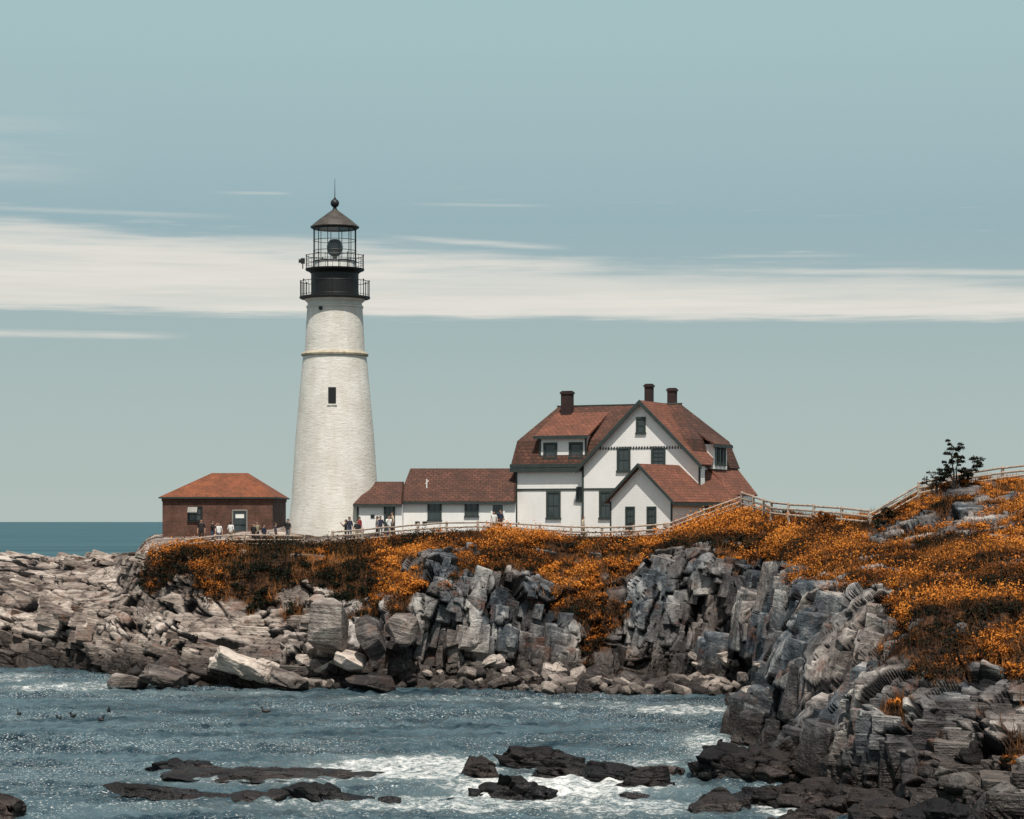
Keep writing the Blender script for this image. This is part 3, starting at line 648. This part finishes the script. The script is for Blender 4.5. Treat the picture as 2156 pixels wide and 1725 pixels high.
v=MB(); v.tube((0,0,0),(0,0,1.1),.05,8); v.tube((-.18,0,.35),(.18,0,.35),.03,6); v.tube((-.1,0,.75),(.16,0,1.0),.03,6); v.obj('vent_pipe',M['whitetrim'],cw,T(WX(898,179)-cw.location.x,1.1,3.1))
sw=wing('entry_wing',WX(752,ye),WX(846,yc)+.12,ye,5.2,9.5,11.93,13.6,WX(789,ye+2.6),WX(846,yc)+.12,'small white entry wing with hipped red-brown roof beside the tower')
window(sw,T(WX(820,ye)-sw.location.x,0,1.25),.62,1.9,2,3,'green','green',name='door'); MB().box(1.0,1.3,-.05,0,1.35,1.6).obj('plaque',M['black'],sw)

# ------------------------------------------------------------------ keepers house
th=math.radians(-25)
kh=empty('keepers_house',(.32,180,9.6),th,'large white two-storey keepers house with red-brown mansard roof','house')
LA=14.3
MB().box(0,LA,0,9,-1.5,5.02).obj('wall',M['white'],kh)
w=MB(); w.prism_y([(5.75,-1.5),(15.05,-1.5),(15.05,5.3),(10.45,9.72),(5.75,5.12)],-.6,.4); w.obj('wall',M['white'],kh)
m=MB(); E0=[(-.35,-.35,5.05),(LA+.3,-.35,5.05),(LA+.3,9.35,5.05),(-.35,9.35,5.05)]; B0=[(-.08,.35,7.1),(LA-.3,.35,7.1),(LA-.3,8.6,7.1),(-.08,8.6,7.1)]; R1=(1.5,4.5,9.85);R2=(11.6,4.5,9.85)
for i in range(4): m.slab([E0[i],E0[(i+1)%4],B0[(i+1)%4],B0[i]],.12)
m.slab([B0[0],B0[1],R2,R1],.12); m.slab([B0[2],B0[3],R1,R2],.12); m.slab([B0[1],B0[2],R2],.12); m.slab([B0[3],B0[0],R1],.12)
m.obj('roof',M['roof'],kh)
MB().tube((1.4,4.5,9.88),(11.7,4.5,9.88),.07,6).obj('ridge_cap',M['green'],kh)
m=MB()
m.slab([(10.45,-1.0,9.92),(5.4,-1.0,4.95),(5.4,4.45,4.95),(10.45,4.45,9.92)],.14); m.slab([(10.45,-1.0,9.92),(15.3,-1.0,5.15),(15.3,1.2,5.15),(14.4,4.45,6.03),(10.45,4.45,9.92)],.14); m.obj('gable_roof',M['roof_sunlit'],kh)
def rake(ap,l,r,y,wd,parent,Mx=None,mat='green',dy=.08,nm='bargeboard'):
    m=MB(); 
    for e_ in (l,r):
        m.prism_y([(ap[0],ap[1]),(e_[0],e_[1]),(e_[0],e_[1]-wd),(ap[0],ap[1]-wd*1.05)],y-dy,y)
    return m.obj(nm,M[mat],parent,Mx)
rake((10.45,9.95),(5.36,4.93),(15.34,5.12),-1.002,.34,kh)
m=MB(); m.box(-.36,5.7,-.42,-.30,4.72,5.02); m.box(-.05,5.7,-.30,-.0,4.86,5.0); m.box(-.36,5.4,-.40,-.34,5.05,5.32); m.obj('eave',M['green'],kh)
m=MB(); m.box(-.03,5.72,-.05,-.003,3.33,3.47); m.box(5.72,15.08,-.65,-.603,3.33,3.47); m.box(-.05,.1,-.045,-.002,-1,4.8); m.box(5.70,5.84,-.66,-.604,-1,5.1); m.box(5.6,5.72,-.05,-.002,-1,4.8); m.box(14.95,15.1,-.66,-.604,-1,5.3); m.obj('trim_board',M['green'],kh)
m=MB(); zS=6.55; xl=10.45-(9.72-zS)/.955; xr=10.45+(9.72-zS)/.955
m.prism_y([(xl,zS),(xr,zS),(10.45,9.72)],-.68,-.601)
x=xl+.1
while x<xr-.15: m.prism_y([(x,zS),(x+.2,zS),(x+.1,zS-.15)],-.675,-.60); x+=.22
m.obj('gable_shingles',M['white'],kh)
m=MB(); x=xl
while x<xr-.1: m.box(x,x+.10,-.60-.03,-.6005,zS-.24,zS-.02); x+=.22
m.obj('dentil_trim',M['green'],kh)
m=MB(); m.box(1.98,5.78,-.03,3.2,5.25,7.42); m.obj('dormer_wall',M['white'],kh)
MB().slab([(1.65,-.42,7.42),(6.1,-.42,7.42),(6.1,3.9,9.42),(1.65,3.9,9.42)],.14).obj('dormer_roof',M['roof_sunlit'],kh)
m=MB(); m.box(1.63,6.12,-.47,-.423,7.20,7.43); m.box(1.93,2.08,-.075,-.031,5.3,7.3); m.box(5.68,5.83,-.075,-.031,5.3,7.3); m.box(1.9,5.85,-.15,-.032,5.1,5.34); m.obj('dormer_trim',M['green'],kh)
for a,b,zc,w_,h_,c_,r_ in [(2.85,-.03,6.3,.85,.95,1,2),(4.95,-.03,6.3,.85,.95,1,2),(9.05,-.6,5.55,.8,1.6,2,2),(11.8,-.6,5.75,.85,1.2,2,4),(3.1,0,2.2,.9,1.85,2,2),(5.22,0,3.0,.22,.85,1,2),(7.6,-.6,2.2,.75,1.85,2,2)]:
    window(kh,T(a,b,zc),w_,h_,c_,r_,t=.14)
window(kh,T(10.45,-.68,8.05),.5,1.0,1,2,t=.13)
for a,b,w_,d_,z0,top in [(2.65,3.6,.82,.6,8.2,11.0),(8.95,4.7,.55,.55,9.0,11.45),(10.75,4.9,.6,.55,9.0,11.1)]:
    m=MB(); m.box(a-w_/2,a+w_/2,b-d_/2,b+d_/2,z0,top-.25); m.box(a-w_/2-.06,a+w_/2+.06,b-d_/2-.06,b+d_/2+.06,top-.25,top-.08); m.box(a-w_/2+.02,a+w_/2-.02,b-d_/2+.02,b+d_/2-.02,top-.08,top); m.obj('chimney',M['chim'],kh)
m=MB(); m.box(13.2,14.75,3.0,6.0,4.9,6.75); m.obj('bay_wall',M['white'],kh)
MB().slab([(15.05,2.6,6.75),(15.05,6.4,6.75),(12.9,6.0,8.0),(12.9,3.0,8.0)],.12).obj('bay_roof',M['roof'],kh)
MB().box(15.0,15.08,2.55,6.45,6.5,6.72).obj('bay_trim',M['green'],kh)
for b in (3.7,4.5,5.3): window(kh,T(14.75,b,5.85,math.pi/2),.4,1.2,1,2,t=.1)
MB().slab([(14.2,3.0,5.3),(14.2,9.3,5.3),(16.2,8.9,3.0),(16.2,3.0,3.0)],.12).obj('porch_roof',M['roof_sunlit'],kh)
MB().box(LA,16.0,3.4,8.6,-1.5,3.1).obj('porch_wall',M['white'],kh)
Kinv=(Matrix.Translation((.32,180,9.6))@Matrix.Rotation(th,4,'Z')).inverted()
AX=Kinv@Matrix.Translation((WX(1285,171),171,9.6))@Matrix.Rotation(math.radians(-35),4,'Z')
w=MB(); w.prism_y([(0,-1.5),(5.2,-1.5),(5.2,2.55),(2.6,4.9),(0,2.55)],0,9.3); w.obj('annex_wall',M['white'],kh,AX)
m=MB(); m.slab([(2.6,-.4,5.12),(-.4,-.4,2.38),(-.4,9.6,2.38),(2.6,9.6,5.12)],.13); m.slab([(2.6,-.4,5.12),(5.6,-.4,2.38),(5.6,9.6,2.38),(2.6,9.6,5.12)],.13); m.obj('annex_roof',M['roof_sunlit'],kh,AX)
rake((2.6,5.15),(-.43,2.36),(5.63,2.36),-.402,.24,kh,AX,nm='annex_bargeboard')
m=MB(); m.box(5.57,5.63,-.4,9.6,2.1,2.33); m.obj('annex_fascia',M['green'],kh,AX)
for x0,x1,y0,y1 in ((-.02,.1,-.04,-.002),(5.08,5.23,-.04,-.002)): MB().box(x0,x1,y0,y1,-1,2.4).obj('annex_corner_board',M['green'],kh,AX)
for a in (1.7,3.5): window(kh,AX@T(a,0,1.15),.55,1.55,2,3,t=.12)
window(kh,AX@T(5.2,5.2,1.55,math.pi/2),.9,.95,2,2,t=.12)
MB().box(-.03,5.23,-.03,9.3,-1.5,-.15).obj('foundation',M['foundation'],kh,AX)

# ------------------------------------------------------------------ fences
def fence(path,lab,h=1.05,rails=(.38,.68,.98),sp=2.1,th_=.062,lift=0.):
    pts=[Vector((WX(u,y),y,0)) for u,y in path]; d=[0]
    for a,b in zip(pts,pts[1:]): d.append(d[-1]+(b-a).length)
    nP=max(2,int(d[-1]/sp)+1); P_=[]
    for k in range(nP):
        s=d[-1]*k/(nP-1); i=max(j for j in range(len(d)-1) if d[j]<=s+1e-6); f=(s-d[i])/(d[i+1]-d[i]); q=pts[i].lerp(pts[i+1],f); q.z=ground(q.x,q.y)+lift; P_.append(q)
    for _ in range(4):
        zs=[q.z for q in P_]
        for k in range(1,nP-1): P_[k].z=(zs[k-1]+zs[k]*2+zs[k+1])/4
    e=empty('wooden_fence',P_[0],0,lab,'fence','rail fences along the cliff top'); o=P_[0]
    post=MB(); w=.085; post.box(-w,w,-w,w,-.8,h+.06); post.add([(-w,-w,h+.06),(w,-w,h+.06),(w,w,h+.06),(-w,w,h+.06),(0,0,h+.13)],[(0,1,4),(1,2,4),(2,3,4),(3,0,4)])
    p0=post.obj('post',M['fence'],e); p0.location=P_[0]-o
    for q in P_[1:]:
        c=p0.copy(); c.parent=e; c.location=q-o; c.rotation_euler=(random.uniform(-.03,.03),random.uniform(-.04,.04),random.uniform(-.2,.2)); COL.objects.link(c)
    for r in rails:
        m=MB()
        for a,b in zip(P_,P_[1:]):
            a_=a-o+Vector((0,-.05,r*h+random.uniform(-.03,.03))); b_=b-o+Vector((0,-.05,r*h+random.uniform(-.03,.03))); m.tube(a_,b_,th_,6)
        m.obj('rail',M['fence'],e)
fence([(303,172),(330,170.3),(450,170),(560,170),(640,170.3)],'pale weathered rail fence along the cliff edge by the brick building')
fence([(700,170.5),(780,170),(840,169),(900,168),(1040,167),(1120,167),(1220,166.5),(1320,166),(1400,166)],'pale weathered rail fence in front of the white buildings')
fence([(1405,166),(1450,166.5),(1500,167),(1560,167.5)],'pale weathered rail fence climbing the shrubby slope')
fence([(1562,167),(1600,164),(1630,160),(1700,158),(1830,155)],'pale weathered rail fence above the orange shrubs',h=1.2,th_=.075,lift=.12)
fence([(1832,155),(1880,154.5),(1932,155)],'pale weathered rail fence rising beside the rocky outcrop',h=1.05,th_=.07,lift=.1)
fence([(1935,155),(2020,155),(2100,154),(2200,153)],'pale rail fence on the crest beside the small tree',h=1.05,th_=.07,lift=.15)

# ------------------------------------------------------------------ trees on the crest
def tree(u,Y,k_,seed,lab,clumps,tn=.12,per=90,mid=True,ls=.055):
    r=random.Random(seed); x=WX(u,Y); g=ground(x,Y)-.1
    e=empty('small_tree',(x,Y,g),0,lab,'tree'); tb=MB(); tips=[]
    for (dx,dz,rd) in clumps:
        dx*=k_;dz*=k_;rd*=k_
        p0=Vector((0,0,0)); tgt=Vector((dx,r.uniform(-.3,.3),dz)); prev=p0; rad0=.085
        for k in range(1,6):
            f=k/5; q=p0.lerp(tgt,f)+Vector((r.uniform(-.13,.13),r.uniform(-.1,.1),0)); q.z+=.1*math.sin(f*3)
            tb.tube(prev,q,rad0*(1-.15*k),6,rad0*(1-.15*(k+1))+.008)
            if k>2:
                for j in range(6):
                    t2=q+Vector((r.uniform(-1,1),r.uniform(-1,1),r.uniform(-.3,1)))*rd*1.1; tb.tube(q,t2,.022,4,.008)
                    if mid or k>3: tips.append((t2,rd*r.uniform(.3,.55)))
            prev=q
    tb.obj('trunk',M['bark'],e)
    ce=np.array([t[0][:] for t in tips]); ra=np.array([max(.10,t[1]) for t in tips])
    V,Qd,cc=leaves(ce,ra,per,np.full(len(ce),ls),np.full(len(ce),tn),flat=.8,shade_grad=.15)
    o=np_mesh('crown',V,Qd,M['leaf'],colattr=cc); o.parent=e
tree(2008,153,1.1,3,'small wind-bent dark tree with broken crown on the crest',[(-.05,2.5,.38),(.2,1.9,.32),(1.2,1.4,.46),(.85,.9,.36),(-.35,1.3,.34),(-.7,.8,.36)],.10,100,False,.062)
tree(1968,153,1.1,5,'low sparse shrub with thin bare twigs on the crest',[(.0,1.2,.25),(.4,1.0,.25),(-.5,.9,.25)],.25,14)
tree(1905,152,1.0,6,'low sparse orange shrub on the crest',[(.0,1.0,.25),(.5,.7,.25),(-.5,.7,.25)],.5,50)
tree(1870,154,.9,12,'low dark brown shrub on the crest',[(.0,.9,.35),(.5,.7,.3),(-.6,.6,.3)],.2,80)
tree(1735,156.5,.8,9,'low rounded orange shrub beside the fence',[(.0,.8,.3),(.5,.6,.3),(-.5,.5,.3)],.6)

# ------------------------------------------------------------------ people
def cloth(name,c): return paint(name,c,.12,.85,None,6.)
SK=cloth('skin',(.42,.24,.17)); HR=cloth('hair',(.03,.02,.015))
def person_mesh(pose,shirt,trous):
    J={'pel':((0,0,.95),.13),'spi':((0,0,1.15),.125),'che':((0,0,1.36),.145),'nec':((0,0,1.49),.055),'hb':((0,-.015,1.56),.082),'hd':((0,-.01,1.64),.092),'cr':((0,0,1.70),.065)}
    Ed=[('pel','spi'),('spi','che'),('che','nec'),('nec','hb'),('hb','hd'),('hd','cr')]
    hands=[]
    for s,t in ((1,'R'),(-1,'L')):
        up=(pose=='photo') or (pose=='point' and s==1)
        st=.16 if pose=='walk' else .02
        el=(s*.25,-.10,1.20) if up else (s*.25,.03*s if pose=='walk' else .03,1.14)
        wr=(s*.12,-.34,1.44) if up else (s*.26,-.05-(.12*s if pose=='walk' else 0),.91)
        pm=(s*.07,-.38,1.52) if up else (s*.26,-.07-(.13*s if pose=='walk' else 0),.84)
        J['sh'+t]=((s*.175,0,1.42),.062);J['el'+t]=(el,.045);J['wr'+t]=(wr,.028);J['pm'+t]=(pm,.034)
        J['hi'+t]=((s*.09,0,.88),.092);J['kn'+t]=((s*.10,-.03-s*st*.6,.49),.062);J['an'+t]=((s*.10,.02-s*st,.09),.042);J['to'+t]=((s*.11,-.13-s*st,.045),.04)
        Ed+=[('che','sh'+t),('sh'+t,'el'+t),('el'+t,'wr'+t),('wr'+t,'pm'+t),('pel','hi'+t),('hi'+t,'kn'+t),('kn'+t,'an'+t),('an'+t,'to'+t)]
        hands.append((Vector(wr),Vector(pm),s))
    K=list(J); me=bpy.data.meshes.new('tmp'); me.from_pydata([J[k][0] for k in K],[(K.index(a),K.index(b)) for a,b in Ed],[])
    ob=bpy.data.objects.new('tmp',me); COL.objects.link(ob); md=ob.modifiers.new('s','SKIN'); sb=ob.modifiers.new('u','SUBSURF'); sb.levels=1
    for i,k in enumerate(K):
        r_=J[k][1]; me.skin_vertices[0].data[i].radius=(r_*(1.25 if k in('che','spi','pel') else 1),r_*(.85 if k in('che','spi') else 1))
    me.skin_vertices[0].data[0].use_root=True
    dg=bpy.context.evaluated_depsgraph_get(); em=bpy.data.meshes.new_from_object(ob.evaluated_get(dg)); bpy.data.objects.remove(ob)
    V=[v.co.copy() for v in em.vertices]; Fc=[tuple(p_.vertices) for p_ in em.polygons]
    m=MB(); m.v=[tuple(v) for v in V]; m.f=Fc
    for wr,pm,s in hands:
        d=(pm-wr).normalized(); sd=d.cross(Vector((0,1,.3))).normalized()
        for k,(o_,l) in enumerate(((-.026,.07),(-.009,.08),(.009,.075),(.026,.06))):
            a=pm+sd*o_+d*.015; b=a+d*l*.55; c=b+(d+Vector((0,-.6,0))).normalized()*l*.45; m.tube(a,b,.0095,6,.009); m.tube(b,c,.009,6,.007)
        a=wr.lerp(pm,.5)-sd*.02; m.tube(a,a-sd*.035+d*.03,.011,6,.009)
    m.tube((0,-.095,1.62),(0,-.122,1.60),.018,6,.012)
    for s in(1,-1): m.ball((s*.033,-.092,1.645),.011,n=6,m=4); m.ball((s*.094,0,1.625),.022,(.5,1,1.3),6,5)
    nb_=len(Fc); me=bpy.data.meshes.new('person'); me.from_pydata(m.v,[],m.f)
    for x in (SK,shirt,trous,HR): me.materials.append(x)
    for p_ in me.polygons:
        c=p_.center; arm=(abs(c.x)>.2 and c.z<1.2) or c.y<-.2 
        if p_.index>=nb_: mi=0
        elif c.z<.10: mi=3
        elif c.z<.98 and not (abs(c.x)>.21): mi=2
        elif c.z<1.475 and not (arm and c.z<1.12 ) and not c.y<-.22: mi=1
        else: mi=0
        p_.material_index=mi; p_.use_smooth=True
    h=MB(); h.ball((0,.018,1.655),.105,(.95,1.02,1.0),14,10); h.v=[(x,y+(.02 if y<-.03 and zz<1.68 else 0)+( .06 if y<-.05 and zz<1.67 else 0),max(zz,1.58)) for x,y,zz in h.v]
    return me,h
cols={'navy':(.02,.025,.05),'white':(.7,.7,.68),'red':(.3,.03,.03),'black':(.012,.012,.014),'grey':(.15,.15,.16),'khaki':(.3,.25,.17),'denim':(.04,.07,.13),'tan':(.5,.42,.3)}
CM={k:cloth('cloth_'+k,v_) for k,v_ in cols.items()}
PL=[(424,173.5,'stand','black','black',0,'person in black clothes standing behind the rail fence'),(447,173,'photo','black','denim',1.5,'person in black shirt holding a camera up by the fence'),(461,172.6,'stand','white','denim',.3,'person in white shirt and jeans by the fence'),(486,173.2,'stand','white','khaki',2.8,'person in white top standing by the brick wall'),(534,173,'stand','black','black',-.6,'person in black clothes looking towards the sea'),(541,173.4,'photo','khaki','denim',.2,'person in khaki jacket taking a photograph'),(556,172.8,'stand','navy','black',.9,'person in navy top standing by the fence'),(580,172.2,'walk','navy','black',1.57,'person in navy jacket walking beside the lighthouse'),(606,173.6,'stand','black','grey',-.5,'person in dark clothes beside the lighthouse wall'),(728,173,'photo','black','black',-1.3,'person in black holding a camera below the tower'),(736,173.5,'stand','navy','denim',.5,'person in navy top and jeans below the tower'),(752,172.8,'stand','black','khaki',.1,'person in black shirt standing by the fence'),(757,174,'stand','red','denim',.9,'person in red shirt behind the fence'),(794,173,'walk','grey','black',-1.3,'person in grey top walking along the fence'),(801,173.6,'stand','navy','grey',.1,'person in navy shirt near the entry wing'),(819,173.2,'photo','white','denim',.4,'person in white shirt taking a photograph near the door'),(826,174,'stand','tan','black',-1.2,'person in tan top near the entry wing'),(1040,175,'stand','white','khaki',.3,'person in white shirt standing at the doorway'),(1054,175.5,'stand','navy','black',-.7,'person in navy shirt standing at the doorway'),(1228,171,'walk','tan','khaki',1.3,'person in tan shirt and hat walking past the house')]
for (u,Y,pose,a,b,rz,lab) in PL:
    me,h=person_mesh(pose,CM[a],CM[b]); o=bpy.data.objects.new('person',me); COL.objects.link(o)
    x=WX(u,Y); o.location=(x,Y,ground(x,Y)); o.rotation_euler=(0,0,rz); k_=random.uniform(.93,1.05); o.scale=(k_,)*3; tag(o,lab,'person','visitors on the cliff top')
    h.obj('hair',HR,o,smooth=True)

# ------------------------------------------------------------------ ducks
dk=MB(); dk.ball((0,0,.07),.2,(1.5,.75,.6),14,8); dk.tube((.2,0,.1),(.27,0,.28),.06,8,.045); dk.ball((.29,0,.32),.065,(1.2,.9,.95),10,7); dk.tube((.34,0,.31),(.45,0,.29),.028,6,.015); dk.tube((-.22,0,.12),(-.38,0,.2),.07,8,.02)
d0=dk.obj('duck',M['feather'],smooth=True); first=True
for u,v in [(40,1504),(124,1514),(154,1508),(212,1516),(229,1496),(560,1498)]:
    Y=53000./(v+4-1098); o=d0 if first else d0.copy()
    if not first: COL.objects.link(o)
    first=False; o.location=(WX(u,Y),Y,.06); o.scale=(.8,)*3; o.rotation_euler=(0,0,random.uniform(0,6.28)); tag(o,'dark sea duck floating on the choppy water','duck','ducks on the water')

# ------------------------------------------------------------------ light, sky, camera
sd=Vector((.08,-.9,0)).normalized(); el=math.radians(63); D_=Vector((sd.x*math.cos(el),sd.y*math.cos(el),math.sin(el)))
su=bpy.data.lights.new('sun','SUN'); su.energy=5.0; su.angle=math.radians(.5); su.color=(1,.94,.85); so=bpy.data.objects.new('sun',su); COL.objects.link(so); so.rotation_euler=(-D_).to_track_quat('-Z','Y').to_euler(); so.location=(60,-60,120)
wd=bpy.data.worlds.new('World'); scene.world=wd; wd.use_nodes=True; t=wd.node_tree
class WB(NB):
    def __init__(s,t): s.t=t
w=WB(t); bg=t.nodes['Background']
sky=t.nodes.new('ShaderNodeTexSky'); sky.sky_type='NISHITA'; sky.sun_disc=False; sky.sun_elevation=el; sky.sun_rotation=math.atan2(D_.x,D_.y); sky.altitude=10; sky.dust_density=2.
g=t.nodes.new('ShaderNodeTexCoord').outputs['Generated']; x_=w.xyz(g,0);y_=w.xyz(g,1);z_=w.xyz(g,2)
rx=w.math('SQRT',w.math('ADD',w.math('MULTIPLY',x_,x_),w.math('ADD',w.math('MULTIPLY',y_,y_),1e-6)))
tt=w.math('DIVIDE',z_,rx); az=w.math('ARCTAN2',x_,y_)
base=w.ramp(w.mr(tt,0.,.25),[(0,lin(178,190,185)),(.2,lin(170,187,185)),(.36,lin(162,182,184)),(.5,lin(152,178,185)),(.62,lin(158,184,190)),(.8,lin(164,191,193)),(1,lin(161,192,196))])
def cvec(a,b,o=0):
    c=t.nodes.new('ShaderNodeCombineXYZ'); w.set(c.inputs[0],w.math('MULTIPLY',az,a)); w.set(c.inputs[1],w.math('MULTIPLY',tt,b)); c.inputs[2].default_value=o; return c.outputs[0]
n1=w.noise(cvec(9,150),1.,5,.6); n2=w.noise(cvec(22,520,3),1.,5,.6); n3=w.noise(cvec(5,95,7),1.,5,.6)
T1=w.math('ADD',.1095,w.math('MULTIPLY',az,-.060)); T0=w.math('ADD',.0853,w.math('MULTIPLY',az,-.011))
ja=w.math('MULTIPLY',w.math('SUBTRACT',n1,.5),.024); jb=w.math('MULTIPLY',w.math('SUBTRACT',n2,.5),.008)
up=w.mr(w.math('SUBTRACT',w.math('ADD',tt,w.math('ADD',ja,jb)),T1),-.007,.006,1.,0.,True)
dn=w.mr(w.math('SUBTRACT',w.math('ADD',tt,jb),T0),-.0015,.0030,0.,1.,True)
band=w.math('MULTIPLY',w.math('MULTIPLY',up,dn),w.mr(w.math('ADD',w.math('MULTIPLY',n3,.7),w.math('MULTIPLY',n2,.3)),.36,.56,.70,1.))
zone=w.math('MULTIPLY',w.mr(w.math('SUBTRACT',tt,T1),-.002,.006),w.mr(tt,.118,.145,1.,0.))
wis=w.math('MULTIPLY',w.mr(w.math('ADD',w.math('MULTIPLY',n2,.5),w.math('MULTIPLY',n1,.5)),.58,.70,0.,.45),zone)
def streak(c,k,wd_,a0,a1,a2,a3,am):
    d=w.math('ADD',w.math('SUBTRACT',tt,c),w.math('MULTIPLY',az,k)); d=w.math('ADD',d,w.math('MULTIPLY',w.math('SUBTRACT',n1,.5),wd_*1.6)); gz=w.mr(w.math('ABSOLUTE',d),0.,wd_,1.,0.,True)
    return w.math('MULTIPLY',w.math('MULTIPLY',gz,w.math('MULTIPLY',w.mr(az,a0,a1,0.,1.,True),w.mr(az,a2,a3,1.,0.,True))),w.mr(n2,.3,.6,am*.4,am))
cl=w.math('MAXIMUM',band,wis)
for st in [(.0776,.0,.0022,-.5,-.3,-.17,-.13,.75),(.108,.028,.0024,.05,.12,.5,.6,.7),(.1125,.012,.0012,.08,.1,.13,.15,.3),(.1375,.0,.0010,-.13,-.11,-.10,-.09,.35),(.133,.010,.0012,-.05,-.02,.0,.02,.3),(.125,.02,.0016,-.5,-.22,-.15,-.1,.3),(.1165,.05,.0018,-.06,-.03,.0,.03,.6)]:
    cl=w.math('MAXIMUM',cl,streak(*st))
haze=w.math('MULTIPLY',w.mr(az,-.23,-.15,1.,0.,True),w.math('MULTIPLY',w.mr(tt,.13,.15,0.,1.,True),w.mr(tt,.15,.18,1.,0.,True))); haze=w.math('MULTIPLY',haze,w.mr(n1,.35,.65,0.,.35))
cl=w.math('MAXIMUM',cl,haze)
ccol=w.mix(n1,lin(216,214,207),lin(238,233,223))
lowc=w.mix(w.math('MULTIPLY',cl,.93),base,ccol)
nsc=t.nodes.new('ShaderNodeVectorMath'); nsc.operation='MULTIPLY'; w.set(nsc.inputs[0],sky.outputs[0]); nsc.inputs[1].default_value=(.098,.086,.074)
fin=w.mix(w.mr(tt,.3,1.0,0.,1.,True),lowc,nsc.outputs[0])
t.links.new(fin,bg.inputs[0]); bg.inputs[1].default_value=1.0

cam=bpy.data.cameras.new('camera'); co=bpy.data.objects.new('camera',cam); COL.objects.link(co); co.location=(0,0,H); co.rotation_euler=(math.pi/2,0,0)
cam.sensor_width=36; cam.lens=36*F/2156; cam.shift_y=235.5/2156; cam.clip_start=.5; cam.clip_end=90000
scene.camera=co
scene.view_settings.view_transform='Standard'; scene.view_settings.look='None'; scene.view_settings.exposure=0
